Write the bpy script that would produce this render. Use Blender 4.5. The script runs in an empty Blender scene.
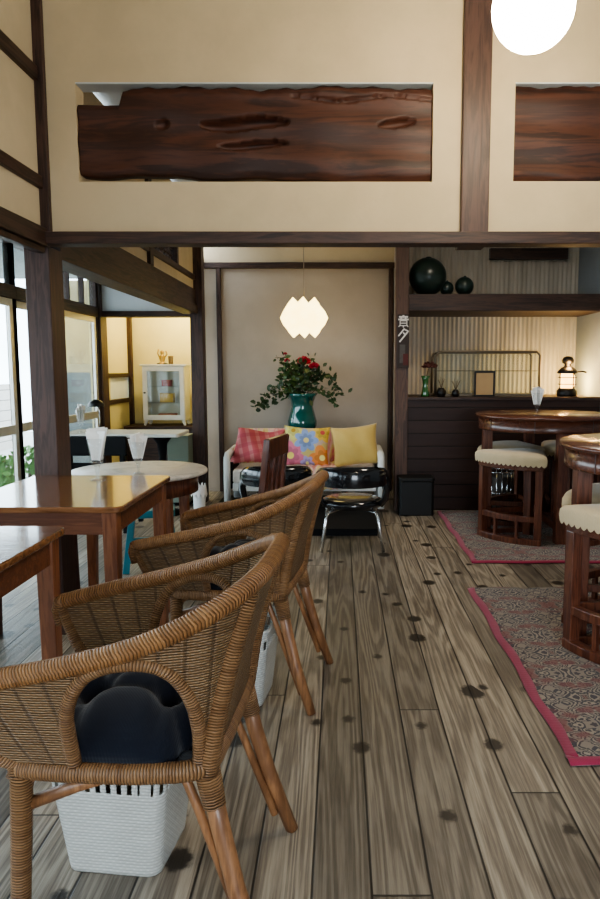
import bpy, bmesh, math, random
from math import sin, cos, pi, radians, sqrt, floor, atan2
from mathutils import Vector, Matrix
random.seed(7)
S = bpy.context.scene
COL = S.collection

# ------------------------------------------------------------------ mesh helpers
class MB:
    def __init__(self):
        self.bm = bmesh.new(); self.uv = self.bm.loops.layers.uv.new('UVMap')
    def face(self, vs, uvs=None):
        try: f = self.bm.faces.new(vs)
        except ValueError: return None
        if uvs:
            for l, u in zip(f.loops, uvs): l[self.uv].uv = u
        return f
    def box(self, x0, x1, y0, y1, z0, z1, mat=None):
        ps = [Vector((x, y, z)) for z in (z0, z1) for y in (y0, y1) for x in (x0, x1)]
        if mat is not None: ps = [mat @ p for p in ps]
        v = [self.bm.verts.new(p) for p in ps]
        for f in ((0, 2, 3, 1), (4, 5, 7, 6), (0, 1, 5, 4), (2, 6, 7, 3), (0, 4, 6, 2), (1, 3, 7, 5)):
            self.face([v[i] for i in f])
        return self
    def bar(self, a, b, w, d, up=(0, 0, 1), w2=None, d2=None):
        """square bar from a to b, w across, d deep"""
        a, b = Vector(a), Vector(b); t = (b - a).normalized(); u = Vector(up)
        s = t.cross(u)
        if s.length < 1e-4: s = t.cross(Vector((0, 1, 0)))
        s.normalize(); n = s.cross(t)
        w2 = w if w2 is None else w2; d2 = d if d2 is None else d2
        r0 = [self.bm.verts.new(a + s*i*w/2 + n*j*d/2) for i, j in ((-1, -1), (1, -1), (1, 1), (-1, 1))]
        r1 = [self.bm.verts.new(b + s*i*w2/2 + n*j*d2/2) for i, j in ((-1, -1), (1, -1), (1, 1), (-1, 1))]
        for i in range(4):
            j = (i+1) % 4; self.face([r0[i], r0[j], r1[j], r1[i]])
        self.face(r0[::-1]); self.face(r1)
        return self
    def tube(self, path, rad, seg=10, closed=False, caps=True, flat=1.0, up=None):
        P = [Vector(p) for p in path]; n = len(P)
        R = rad if isinstance(rad, (list, tuple)) else [rad]*n
        def tan(i):
            if closed: return (P[(i+1) % n] - P[i-1]).normalized()
            return (P[min(i+1, n-1)] - P[max(i-1, 0)]).normalized()
        t = tan(0); ref = Vector(up) if up else (Vector((0, 0, 1)) if abs(t.z) < .9 else Vector((1, 0, 0)))
        nn = (ref - t*ref.dot(t)).normalized()
        rings, L, acc = [], [], 0
        for i in range(n):
            t = tan(i)
            if i: acc += (P[i]-P[i-1]).length
            L.append(acc)
            if up: nn = Vector(up)
            nn = (nn - t*nn.dot(t))
            if nn.length < 1e-5: nn = t.orthogonal()
            nn.normalize(); b = t.cross(nn)
            rings.append([self.bm.verts.new(P[i] + (nn*cos(2*pi*k/seg)*flat + b*sin(2*pi*k/seg))*R[i]) for k in range(seg)])
        m = n if closed else n-1
        tot = acc + ((P[0]-P[-1]).length if closed else 0)
        for i in range(m):
            a, b = rings[i], rings[(i+1) % n]
            u0 = L[i]; u1 = L[i+1] if i+1 < n else tot
            for k in range(seg):
                q = (k+1) % seg
                self.face([a[k], a[q], b[q], b[k]], [(u0, k/seg), (u0, (k+1)/seg), (u1, (k+1)/seg), (u1, k/seg)])
        if caps and not closed:
            self.face(rings[0][::-1]); self.face(rings[-1])
        return self
    def lathe(self, prof, seg=24, c=(0, 0, 0), cap0=True, cap1=True):
        c = Vector(c); rings = []
        for r, z in prof:
            rings.append([self.bm.verts.new(c + Vector((r*cos(2*pi*k/seg), r*sin(2*pi*k/seg), z))) for k in range(seg)])
        for i in range(len(rings)-1):
            for k in range(seg):
                q = (k+1) % seg
                self.face([rings[i][k], rings[i][q], rings[i+1][q], rings[i+1][k]],
                          [(k/seg, prof[i][1]), ((k+1)/seg, prof[i][1]), ((k+1)/seg, prof[i+1][1]), (k/seg, prof[i+1][1])])
        if cap0: self.face(rings[0][::-1])
        if cap1: self.face(rings[-1])
        return self
    def prism(self, pts, z0, z1, mat=None):
        T = (lambda p: mat @ Vector(p)) if mat is not None else Vector
        a = [self.bm.verts.new(T((x, y, z0))) for x, y in pts]; b = [self.bm.verts.new(T((x, y, z1))) for x, y in pts]
        n = len(pts)
        for i in range(n):
            j = (i+1) % n; self.face([a[i], a[j], b[j], b[i]])
        self.face(a[::-1]); self.face(b)
        return self
    def grid(self, fn, nu, nv, uvf=None, skip=None, closed=False):
        V = [[self.bm.verts.new(fn(i, j)) for j in range(nv)] for i in range(nu if closed else nu)]
        for i in range(nu if closed else nu-1):
            i2 = (i+1) % nu
            for j in range(nv-1):
                if skip and skip(i, j): continue
                uvs = [uvf(i, j), uvf(i+1, j), uvf(i+1, j+1), uvf(i, j+1)] if uvf else None
                self.face([V[i][j], V[i2][j], V[i2][j+1], V[i][j+1]], uvs)
        return V

def put(name, mb, mat, parent=None, smooth=False, bevel=0, solid=0, loc=None, recalc=True, sub=0):
    bmesh.ops.recalc_face_normals(mb.bm, faces=mb.bm.faces) if recalc else None
    me = bpy.data.meshes.new(name); mb.bm.to_mesh(me); mb.bm.free()
    if smooth:
        me.polygons.foreach_set('use_smooth', [True]*len(me.polygons))
    for m in (mat if isinstance(mat, (list, tuple)) else [mat]): me.materials.append(m)
    o = bpy.data.objects.new(name, me); COL.objects.link(o)
    if parent: o.parent = parent
    if loc: o.location = loc
    if solid:
        m = o.modifiers.new('Solid', 'SOLIDIFY'); m.thickness = solid; m.offset = 0
    if bevel:
        m = o.modifiers.new('Bevel', 'BEVEL'); m.width = bevel; m.segments = 2; m.limit_method = 'ANGLE'; m.angle_limit = radians(40)
    if sub:
        m = o.modifiers.new('Sub', 'SUBSURF'); m.levels = sub; m.render_levels = sub
    return o

def tag(o, label=None, cat=None, group=None, kind=None):
    if label: o['label'] = label
    if cat: o['category'] = cat
    if group: o['group'] = group
    if kind: o['kind'] = kind
    return o

def thing(name, label, cat, loc=(0, 0, 0), rz=0, group=None):
    o = bpy.data.objects.new(name, None); COL.objects.link(o)
    o.empty_display_size = .1
    o.location = loc; o.rotation_euler = (0, 0, rz)
    return tag(o, label, cat, group)

def dup(root, loc, rz, label, group=None):
    r = root.copy(); COL.objects.link(r); r.location = loc; r.rotation_euler = (0, 0, rz); r['label'] = label
    if group: r['group'] = group
    for ch in list(root.children):
        c = ch.copy(); COL.objects.link(c); c.parent = r
        for g in list(ch.children):
            d = g.copy(); COL.objects.link(d); d.parent = c
    return r

def struct(name, mb, mat, label=None, parent=None, **k):
    o = put(name, mb, mat, parent, **k)
    if parent is None:
        o['kind'] = 'structure'
        if label: o['label'] = label
    return o

def catmull(pts, n):
    P = [Vector(p) for p in pts]; out = []
    m = len(P)-1
    for k in range(n):
        t = k/(n-1)*m; i = min(int(t), m-1); f = t-i
        p0 = P[i-1] if i > 0 else P[0]*2-P[1]
        p1, p2 = P[i], P[i+1]
        p3 = P[i+2] if i+2 <= m else P[m]*2-P[m-1]
        out.append(.5*((2*p1)+(-p0+p2)*f+(2*p0-5*p1+4*p2-p3)*f*f+(-p0+3*p1-3*p2+p3)*f**3))
    return out

def rrect(x0, x1, y0, y1, r, n=5):
    out = []
    for cx, cy, a in ((x1-r, y1-r, 0), (x0+r, y1-r, pi/2), (x0+r, y0+r, pi), (x1-r, y0+r, 1.5*pi)):
        for k in range(n+1):
            t = a+pi/2*k/n; out.append((cx+r*cos(t), cy+r*sin(t)))
    return out

# ------------------------------------------------------------------ material helpers
class NT:
    def __init__(self, name):
        self.m = bpy.data.materials.new(name); self.m.use_nodes = True
        self.t = self.m.node_tree; self.t.nodes.clear()
        self.out = self.n('ShaderNodeOutputMaterial')
    def n(self, typ, **k):
        x = self.t.nodes.new(typ)
        for a, b in k.items(): setattr(x, a, b)
        return x
    def l(self, a, b): self.t.links.new(a, b)
    def _in(self, sock, v):
        if isinstance(v, bpy.types.NodeSocket): self.l(v, sock)
        elif v is not None: sock.default_value = v
    def math(self, op, a, b=None, c=None, clamp=False):
        x = self.n('ShaderNodeMath', operation=op, use_clamp=clamp)
        self._in(x.inputs[0], a); self._in(x.inputs[1], b)
        if c is not None: self._in(x.inputs[2], c)
        return x.outputs[0]
    def coord(self, kind='Object'):
        return self.n('ShaderNodeTexCoord').outputs[kind]
    def sep(self, v):
        x = self.n('ShaderNodeSeparateXYZ'); self.l(v, x.inputs[0]); return x.outputs
    def comb(self, x, y, z=0.0):
        c = self.n('ShaderNodeCombineXYZ'); self._in(c.inputs[0], x); self._in(c.inputs[1], y); self._in(c.inputs[2], z); return c.outputs[0]
    def map(self, v, scale=(1, 1, 1), loc=(0, 0, 0), rot=(0, 0, 0)):
        x = self.n('ShaderNodeMapping'); self.l(v, x.inputs[0]); x.inputs['Scale'].default_value = scale
        x.inputs['Location'].default_value = loc; x.inputs['Rotation'].default_value = rot; return x.outputs[0]
    def noise(self, v, scale=5, detail=4, rough=.5, dist=0):
        x = self.n('ShaderNodeTexNoise'); self._in(x.inputs['Vector'], v); x.inputs['Scale'].default_value = scale
        x.inputs['Detail'].default_value = detail; x.inputs['Roughness'].default_value = rough; x.inputs['Distortion'].default_value = dist
        return x.outputs['Fac'] if 'Fac' in x.outputs else x.outputs[0]
    def white(self, v):
        x = self.n('ShaderNodeTexWhiteNoise', noise_dimensions='3D'); self._in(x.inputs['Vector'], v); return x.outputs['Value']
    def voro(self, v, scale=5, feature='F1', rnd=1.0, dims='3D'):
        x = self.n('ShaderNodeTexVoronoi', feature=feature, voronoi_dimensions=dims); self._in(x.inputs['Vector'], v); x.inputs['Scale'].default_value = scale
        x.inputs['Randomness'].default_value = rnd; return x.outputs
    def mix(self, f, a, b, blend='MIX'):
        x = self.n('ShaderNodeMix', data_type='RGBA', blend_type=blend)
        self._in(x.inputs[0], f)
        for i, v in ((6, a), (7, b)):
            if isinstance(v, bpy.types.NodeSocket): self.l(v, x.inputs[i])
            else: x.inputs[i].default_value = (*v[:3], 1)
        return x.outputs[2]
    def ramp(self, f, stops, interp='LINEAR'):
        x = self.n('ShaderNodeValToRGB'); x.color_ramp.interpolation = interp; self.l(f, x.inputs[0])
        e = x.color_ramp.elements
        while len(e) > 1: e.remove(e[-1])
        e[0].position = stops[0][0]; e[0].color = (*stops[0][1], 1)
        for p, c in stops[1:]:
            q = e.new(p); q.color = (*c, 1)
        return x.outputs[0]
    def smooth(self, v, a, b):
        x = self.n('ShaderNodeMapRange', interpolation_type='SMOOTHSTEP'); self._in(x.inputs[0], v)
        x.inputs[1].default_value = a; x.inputs[2].default_value = b; return x.outputs[0]
    def bump(self, h, strength=.3, dist=.01):
        x = self.n('ShaderNodeBump'); x.inputs['Strength'].default_value = strength; x.inputs['Distance'].default_value = dist
        self.l(h, x.inputs['Height']); return x.outputs[0]
    def bsdf(self, color, rough=.5, normal=None, metal=0, coat=0, spec=.5, **k):
        b = self.n('ShaderNodeBsdfPrincipled')
        if isinstance(color, bpy.types.NodeSocket): self.l(color, b.inputs['Base Color'])
        else: b.inputs['Base Color'].default_value = (*color[:3], 1)
        self._in(b.inputs['Roughness'], rough); b.inputs['Metallic'].default_value = metal
        b.inputs['Coat Weight'].default_value = coat; b.inputs['Coat Roughness'].default_value = .08
        b.inputs['Specular IOR Level'].default_value = spec
        for a, v in k.items(): self._in(b.inputs[a], v)
        if normal is not None: self.l(normal, b.inputs['Normal'])
        self.l(b.outputs[0], self.out.inputs[0]); return b

def M_plaster(name, c, var=.12, rough=.9):
    t = NT(name); v = t.coord(); n = t.noise(v, 2.2, 5, .6); f = t.noise(v, 60, 3)
    d = tuple(x*(1-var) for x in c)
    col = t.mix(t.smooth(n, .35, .65), d, c)
    t.bsdf(col, rough, t.bump(f, .12, .004), spec=.2); return t.m

def M_wood(name, c1, c2, axis='x', rough=.45, coat=0, scale=1.0, knots=0, bumps=.15):
    t = NT(name); v = t.coord()
    k = {'x': (1.2, 14, 14), 'y': (14, 1.2, 14), 'z': (14, 14, 1.2)}[axis]
    k = tuple(a*scale for a in k)
    mv = t.map(v, k)
    n = t.noise(mv, 1.6, 6, .62, .6); fine = t.noise(t.map(v, tuple(a*5 for a in k)), 1.5, 3)
    s = t.math('SINE', t.math('MULTIPLY', n, 30))
    f = t.math('ADD', t.math('MULTIPLY', s, .18), t.math('ADD', t.math('MULTIPLY', n, .75), t.math('MULTIPLY', fine, .25)))
    col = t.ramp(f, [(.3, c1), (.75, c2)])
    if knots:
        vo = t.voro(t.map(v, tuple(a*.28 for a in k)), 1.3)
        col = t.mix(t.smooth(vo['Distance'], .16, .05), col, tuple(a*.25 for a in c1))
    rr = t.math('ADD', rough-.05, t.math('MULTIPLY', fine, .12))
    t.bsdf(col, rr, t.bump(f, bumps, .004), coat=coat); return t.m

def M_plain(name, c, rough=.5, metal=0, coat=0, var=.1, nscale=8, bump=0, spec=.5, **k):
    t = NT(name); v = t.coord(); n = t.noise(v, nscale, 4)
    col = t.mix(n, tuple(x*(1-var) for x in c), tuple(min(1, x*(1+var)) for x in c))
    t.bsdf(col, rough, t.bump(t.noise(v, nscale*12, 2), bump, .003) if bump else None, metal, coat, spec, **k); return t.m

def M_fabric(name, c, rough=.95, weave=900, var=.15):
    t = NT(name); v = t.coord(); x, y, z = t.sep(v)
    h = t.math('ADD', t.math('SINE', t.math('MULTIPLY', t.math('ADD', x, y), weave)), t.math('SINE', t.math('MULTIPLY', t.math('ADD', z, t.math('MULTIPLY', y, .5)), weave)))
    n = t.noise(v, 9, 4)
    col = t.mix(n, tuple(a*(1-var) for a in c), tuple(min(1, a*(1+var)) for a in c))
    t.bsdf(col, rough, t.bump(h, .12, .002), spec=.15, **{'Sheen Weight': .3}); return t.m

def M_glass(name, tint=(.92, .97, .98), haze=.06, refl=1.0, rough=.02):
    t = NT(name)
    tr = t.n('ShaderNodeBsdfTransparent'); tr.inputs[0].default_value = (*tint, 1)
    gl = t.n('ShaderNodeBsdfGlossy'); gl.inputs['Roughness'].default_value = rough
    di = t.n('ShaderNodeBsdfDiffuse'); di.inputs[0].default_value = (*tint, 1)
    lw = t.n('ShaderNodeLayerWeight'); lw.inputs[0].default_value = .5
    fres = t.math('ADD', .03, t.math('MULTIPLY', t.math('POWER', lw.outputs['Facing'], 5.0), .75))
    n = t.noise(t.coord(), 3, 2)
    m1 = t.n('ShaderNodeMixShader'); t._in(m1.inputs[0], t.math('MULTIPLY', n, haze*2)); t.l(tr.outputs[0], m1.inputs[1]); t.l(di.outputs[0], m1.inputs[2])
    m2 = t.n('ShaderNodeMixShader'); t._in(m2.inputs[0], t.math('MULTIPLY', fres, refl, clamp=True)); t.l(m1.outputs[0], m2.inputs[1]); t.l(gl.outputs[0], m2.inputs[2])
    t.l(m2.outputs[0], t.out.inputs[0]); return t.m

def M_emit(name, c, strength, c2=None, scale=6):
    t = NT(name); e = t.n('ShaderNodeEmission')
    n = t.noise(t.coord(), scale, 3)
    t.l(t.mix(t.smooth(n, .3, .7), c2 or c, c), e.inputs[0]); e.inputs[1].default_value = strength
    t.l(e.outputs[0], t.out.inputs[0]); return t.m

def M_weave(name, c1, c2, du=.011, dv=.0058, light=(.62, .5, .36), dark=.16, bs=.8):
    t = NT(name); uv = t.coord('UV'); u, v, _ = t.sep(uv)
    wob = t.noise(uv, 14, 2)
    v2 = t.math('ADD', v, t.math('MULTIPLY', wob, .004))
    row = t.math('FLOOR', t.math('DIVIDE', v2, dv))
    hv = t.math('ABSOLUTE', t.math('SINE', t.math('MULTIPLY', v2, pi/dv)))
    ph = t.math('ADD', t.math('MULTIPLY', u, 2*pi/(2*du)), t.math('MULTIPLY', row, pi))
    hu = t.math('ADD', .5, t.math('MULTIPLY', t.math('SINE', ph), .5))
    h = t.math('MULTIPLY', hv, t.math('ADD', .5, t.math('MULTIPLY', hu, .5)))
    rib = t.math('ABSOLUTE', t.math('SUBTRACT', t.math('FRACT', t.math('DIVIDE', u, .052)), .5))
    n = t.noise(uv, 7, 4); n2 = t.white(t.comb(t.math('FLOOR', t.math('DIVIDE', u, du*4)), row, 1.0))
    col = t.mix(t.math('ADD', t.math('MULTIPLY', n, .7), t.math('MULTIPLY', n2, .35), clamp=True), c1, c2)
    col = t.mix(t.smooth(h, .34, .05), col, tuple(a*dark for a in c1))
    col = t.mix(t.math('MULTIPLY', t.smooth(h, .75, 1.0), .35), col, light)
    col = t.mix(t.math('MULTIPLY', t.smooth(rib, .10, .02), .55 if dark < .5 else 0.0), col, tuple(a*.4 for a in c1))
    t.bsdf(col, .38, t.bump(t.math('ADD', h, t.math('MULTIPLY', t.smooth(rib, .12, .03), -.5 if dark < .5 else 0.0)), bs, .005), spec=.6); return t.m

def M_wrap(name, c1, c2, d=.0062, braid=False):
    t = NT(name); uv = t.coord('UV'); u, v, _ = t.sep(uv)
    ph = t.math('MULTIPLY', t.math('ADD', u, t.math('MULTIPLY', t.noise(t.coord(), 40, 2), .004)), pi/d)
    if braid:
        tri = t.math('ABSOLUTE', t.math('SUBTRACT', t.math('FRACT', t.math('MULTIPLY', v, 2)), .5))
        ph = t.math('ADD', ph, t.math('MULTIPLY', tri, 7.0))
    h = t.math('ABSOLUTE', t.math('SINE', ph))
    idx = t.math('FLOOR', t.math('DIVIDE', ph, pi))
    n = t.white(t.comb(idx, 3.0, 0.0)); big = t.noise(t.coord(), 9, 3)
    col = t.mix(t.math('ADD', t.math('MULTIPLY', n, .45), t.math('MULTIPLY', big, .55)), c1, c2)
    col = t.mix(t.smooth(h, .4, .02), col, tuple(a*.2 for a in c1))
    t.bsdf(col, .42, t.bump(h, .8, .005), spec=.45); return t.m

def M_floor():
    t = NT('weathered_floor_boards'); v = t.coord(); x, y, z = t.sep(v)
    w = .1445
    px = t.math('DIVIDE', t.math('ADD', x, .068), w); i = t.math('FLOOR', px); fx = t.math('FRACT', px)
    r1 = t.white(t.comb(i, 1.0, 2.0)); r2 = t.white(t.comb(i, 7.0, 5.0))
    py = t.math('DIVIDE', t.math('ADD', y, t.math('MULTIPLY', r1, 9.0)), 4.4); j = t.math('FLOOR', py); fy = t.math('FRACT', py)
    tone = t.white(t.comb(i, j, 3.0))
    # cathedral grain: shifted per board
    lx = t.math('SUBTRACT', fx, .5)
    cv = t.comb(t.math('MULTIPLY', lx, .42), t.math('ADD', t.math('MULTIPLY', y, .16), t.math('MULTIPLY', r2, 40.0)), t.math('MULTIPLY', tone, 20.0))
    n1 = t.noise(cv, 2.4, 2, .45, .1)
    wig = t.noise(t.map(v, (30, 5, 1)), 1.0, 2)
    ring = t.math('SINE', t.math('ADD', t.math('MULTIPLY', n1, 95.0), t.math('MULTIPLY', wig, 2.2)))
    fib = t.noise(t.map(v, (120, 3.0, 1)), 1.0, 5, .7)
    patch = t.noise(t.map(v, (1.3, .8, 1)), 1.3, 4, .6)
    g = t.math('ADD', t.math('MULTIPLY', t.smooth(ring, -.6, .9), .17), t.math('MULTIPLY', fib, .80))
    col = t.ramp(g, [(.15, (.07, .050, .032)), (.38, (.20, .15, .10)), (.58, (.37, .295, .205)), (.85, (.55, .455, .33))])
    val = t.math('ADD', .47, t.math('MULTIPLY', tone, .72))
    hs = t.n('ShaderNodeHueSaturation'); hs.inputs['Saturation'].default_value = .74; t.l(val, hs.inputs['Value']); t.l(col, hs.inputs['Color']); col = hs.outputs[0]
    col = t.mix(t.math('MULTIPLY', t.smooth(patch, .5, .75), .5), col, (.30, .27, .225), 'MIX')
    col = t.mix(t.math('MULTIPLY', t.smooth(patch, .46, .28), .55), col, (.055, .036, .022))
    # knots
    vo = t.voro(t.map(v, (1/w*.60, 3.4, 1), (.3, .1, 0)), 1.0, dims='2D')
    kn = t.noise(v, 60, 2)
    kd = t.math('ADD', vo['Distance'], t.math('MULTIPLY', t.math('SUBTRACT', kn, .5), .09))
    cr, cg, cb = t.sep(vo['Color'])
    kr = t.math('ADD', .065, t.math('MULTIPLY', t.math('MULTIPLY', cg, cg), .12))
    kmask = t.math('MULTIPLY', t.smooth(t.math('SUBTRACT', kd, kr), .05, -.03), t.smooth(cr, .3, .32))
    col = t.mix(t.math('MULTIPLY', kmask, .93), col, (.018, .012, .008))
    # gaps
    e = t.math('MINIMUM', fx, t.math('SUBTRACT', 1.0, fx)); ey = t.math('MINIMUM', fy, t.math('SUBTRACT', 1.0, fy))
    gap = t.math('MAXIMUM', t.smooth(e, .028, .012), t.smooth(ey, .0009, .0004))
    col = t.mix(t.math('MULTIPLY', gap, .93), col, (.012, .009, .007))
    hgt = t.math('SUBTRACT', t.math('MULTIPLY', g, .5), t.math('MULTIPLY', gap, 1.6))
    t.bsdf(col, t.math('ADD', .34, t.math('MULTIPLY', fib, .22)), t.bump(hgt, .5, .006), spec=.5)
    return t.m

def M_rug():
    t = NT('persian_rug_pile'); v = t.coord(); x, y, z = t.sep(v)
    # mirrored arabesque cells
    def tri(a, p): return t.math('PINGPONG', a, p)
    q = t.comb(tri(x, .17), tri(y, .21), 0.0)
    wv = t.noise(q, 16, 2)
    q2 = t.comb(t.math('ADD', tri(x, .17), t.math('MULTIPLY', wv, .05)), t.math('ADD', tri(y, .21), t.math('MULTIPLY', wv, .05)), .3)
    vo = t.voro(q2, 15); n = t.noise(q2, 17, 3, .6)
    rg = t.math('FRACT', t.math('MULTIPLY', t.math('ADD', vo['Distance'], t.math('MULTIPLY', n, .9)), 2.6))
    col = t.ramp(rg, [(0, (.055, .045, .05)), (.2, (.05, .05, .06)), (.23, (.34, .28, .22)), (.46, (.31, .255, .20)), (.5, (.05, .048, .058)), (.7, (.07, .064, .066)), (.73, (.28, .23, .185)), (1, (.16, .12, .10))], 'CONSTANT')
    big = t.noise(q, 7.5, 2)
    red = t.math('MULTIPLY', t.smooth(big, .5, .58), .72)
    col = t.mix(red, col, (.20, .045, .048))
    spk = t.noise(v, 190, 2)
    col = t.mix(t.math('MULTIPLY', spk, .3), col, (.16, .13, .115))
    t.bsdf(col, .95, t.bump(spk, .5, .004), spec=.1, **{'Sheen Weight': .2}); return t.m

def flower_mask(t, x, z, cx, cz, R, n, rot=0.0):
    dx = t.math('SUBTRACT', x, cx); dz = t.math('SUBTRACT', z, cz)
    r = t.math('SQRT', t.math('ADD', t.math('MULTIPLY', dx, dx), t.math('MULTIPLY', dz, dz)))
    a = t.math('ADD', t.math('ARCTAN2', dz, dx), rot)
    pet = t.math('ADD', .68, t.math('MULTIPLY', t.math('ABSOLUTE', t.math('COSINE', t.math('MULTIPLY', a, n/2))), .38))
    return t.smooth(t.math('DIVIDE', r, t.math('MULTIPLY', pet, R)), 1.05, .95), t.smooth(r, R*.26, R*.2)

def M_floral():
    t = NT('floral_cotton'); x, y, z = t.sep(t.coord())
    n = t.noise(t.coord(), 12, 3)
    col = t.mix(t.smooth(n, .42, .58), (.66, .55, .22), (.62, .46, .38))
    for cx, cz, R, k, pc, cc, rot in ((-.13, -.10, .13, 6, (.74, .22, .32), (.9, .75, .2), .3), (.14, .12, .09, 6, (.80, .55, .12), (.6, .1, .1), 0.),
                                     (.15, -.11, .11, 5, (.85, .33, .10), (.9, .8, .3), .6), (-.12, .13, .085, 5, (.72, .66, .22), (.5, .3, .05), .2),
                                     (.02, -.16, .06, 6, (.45, .38, .66), (.9, .8, .3), .1), (.0, .04, .105, 7, (.30, .40, .68), (.86, .72, .3), 0.)):
        p, c = flower_mask(t, x, z, cx, cz, R, k, rot)
        ring = flower_mask(t, x, z, cx, cz, R*.6, k, rot)[0]
        col = t.mix(p, col, pc); col = t.mix(t.math('MULTIPLY', ring, .5), col, tuple(a*.55 for a in pc)); col = t.mix(c, col, cc)
    t.bsdf(col, .9, t.bump(t.noise(t.coord(), 300, 2), .15, .002), spec=.15); return t.m

def M_plaid(name, base, l1, l2, p=.075, ang=0.0):
    t = NT(name); x, y, z = t.sep(t.map(t.coord(), rot=(0, ang, 0)))
    sx = t.math('FRACT', t.math('DIVIDE', x, p)); sz = t.math('FRACT', t.math('DIVIDE', z, p))
    a = t.math('LESS_THAN', sx, .38); b = t.math('LESS_THAN', sz, .38)
    col = t.mix(t.math('MULTIPLY', a, .55), base, l1); col = t.mix(t.math('MULTIPLY', b, .5), col, l2)
    n = t.noise(t.coord(), 7, 3)
    col = t.mix(t.math('MULTIPLY', n, .35), col, tuple(c*.6 for c in base))
    t.bsdf(col, .92, t.bump(t.noise(t.coord(), 240, 2), .15, .002), spec=.15); return t.m

def M_throw(name):
    t = NT(name); v = t.coord(); x, y, z = t.sep(v)
    n = t.noise(t.map(v, (14, 3, 3)), 1.0, 3)
    col = t.ramp(n, [(.3, (.78, .70, .62)), (.44, (.72, .30, .28)), (.52, (.80, .56, .50)), (.6, (.74, .60, .24)), (.68, (.66, .16, .20)), (.8, (.8, .7, .6))], 'LINEAR')
    t.bsdf(col, .95, t.bump(t.noise(v, 120, 2), .4, .004), spec=.1); return t.m

def M_marble(name):
    t = NT(name); v = t.coord(); n = t.noise(v, 5, 6, .65, 1.2)
    col = t.ramp(n, [(.35, (.42, .38, .34)), (.5, (.70, .64, .57)), (.7, (.76, .70, .63))])
    t.bsdf(col, .35, spec=.5); return t.m

def M_planked(name, c1, c2, h=.115, axis=2):
    """dark horizontal boards: seams every h along axis"""
    t = NT(name); v = t.coord(); s = t.sep(v)
    a = t.math('DIVIDE', s[axis], h); i = t.math('FLOOR', a); f = t.math('FRACT', a)
    n = t.noise(t.map(v, (1.5, 12, 14)), 1.4, 5); tone = t.white(t.comb(i, 2.0, 1.0))
    col = t.mix(t.math('ADD', t.math('MULTIPLY', n, .6), t.math('MULTIPLY', tone, .4)), c1, c2)
    gap = t.smooth(t.math('MINIMUM', f, t.math('SUBTRACT', 1.0, f)), .045, .015)
    col = t.mix(gap, col, (.006, .004, .003))
    t.bsdf(col, .5, t.bump(t.math('SUBTRACT', n, gap), .4, .006), spec=.35); return t.m

# ------------------------------------------------------------------ materials
m_floor = M_floor()
m_cream = M_plaster('cream_plaster', (.61, .49, .325))
m_cream_side = M_plaster('cream_side_plaster', (.60, .50, .35))
m_alcove = M_plaster('alcove_sand_wall', (.48, .40, .325), .08)
m_strip = M_plaster('pale_paper_wall', (.52, .42, .33), .08)
m_white = M_plaster('white_plaster', (.66, .70, .72), .06)
m_yellow = M_plaster('yellow_plaster', (.72, .64, .36), .08)
m_greyw = M_plaster('grey_plaster', (.33, .36, .38), .1)
m_dark = M_wood('dark_timber', (.022, .011, .008), (.075, .036, .024), 'x', .5)
m_darkz = M_wood('dark_timber_upright', (.026, .013, .010), (.085, .042, .030), 'z', .5)
m_darky = M_wood('dark_timber_lengthwise', (.022, .011, .008), (.07, .035, .024), 'y', .5)
m_postb = M_wood('brown_post_timber', (.055, .025, .015), (.13, .062, .036), 'z', .5)
m_post = M_wood('dark_post_timber', (.045, .022, .017), (.095, .048, .036), 'z', .5)
m_plank = M_wood('old_slab_timber', (.030, .011, .007), (.092, .031, .016), 'x', .55, coat=0, scale=.55, bumps=.2)
m_mah = M_wood('mahogany', (.075, .022, .013), (.20, .070, .036), 'z', .3, coat=.25)
m_mahx = M_wood('mahogany_top', (.085, .028, .016), (.14, .049, .026), 'x', .24, coat=.25)
m_table = M_wood('varnished_table_top', (.15, .06, .025), (.28, .125, .055), 'x', .16, coat=.7)
m_tleg = M_wood('table_leg_wood', (.15, .048, .02), (.29, .11, .05), 'z', .35, coat=.15)
m_tap = M_wood('table_apron_wood', (.11, .035, .016), (.21, .078, .036), 'x', .4)
m_stoolw = M_wood('dark_stool_wood', (.035, .014, .010), (.085, .035, .024), 'z', .45)
m_chairw = M_wood('red_brown_chair_wood', (.05, .015, .009), (.16, .05, .028), 'z', .3, coat=.3)
m_counter = M_planked('dark_counter_boards', (.018, .008, .006), (.055, .026, .019))
m_wicker = M_weave('wicker_weave', (.125, .060, .026), (.39, .235, .115), dark=.12, bs=1.0)
m_wrap = M_wrap('rattan_wrapping', (.16, .072, .030), (.39, .215, .10))
m_braid = M_wrap('braided_rattan', (.18, .075, .026), (.42, .205, .08), .007, True)
m_cane = M_wood('rattan_pole', (.16, .07, .032), (.34, .165, .075), 'z', .38, coat=.2, scale=.6)
m_navy = M_fabric('navy_cotton', (.008, .010, .018), var=.3)
m_basket = M_weave('white_woven_plastic', (.48, .48, .45), (.62, .62, .58), .012, .009, light=(.85, .85, .82), dark=.7, bs=.35)
m_basket2 = M_plain('white_plastic', (.58, .58, .55), .45)
m_glass = M_glass('window_glass')
m_thin = M_glass('drinking_glass', (.97, .98, .98), .04, 1.3)
m_caseg = M_glass('display_glass', (.90, .92, .88), .05, .8)
m_alu = M_plain('aluminium_sash', (.62, .60, .55), .35, .6)
m_sashd = M_plain('brown_sash', (.10, .075, .055), .5)
m_paper = M_fabric('white_paper_napkin', (.90, .87, .83), .9, 300, .04)
m_marble = M_marble('pale_marble')
m_whitep = M_plain('white_paint', (.76, .76, .72), .45)
m_whitetop = M_plain('white_laminate', (.72, .71, .64), .25, var=.04)
m_black = M_plain('black_vinyl', (.010, .011, .014), .16, coat=.6)
m_blackw = M_plain('black_painted_wood', (.010, .010, .011), .75, spec=.2)
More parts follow.
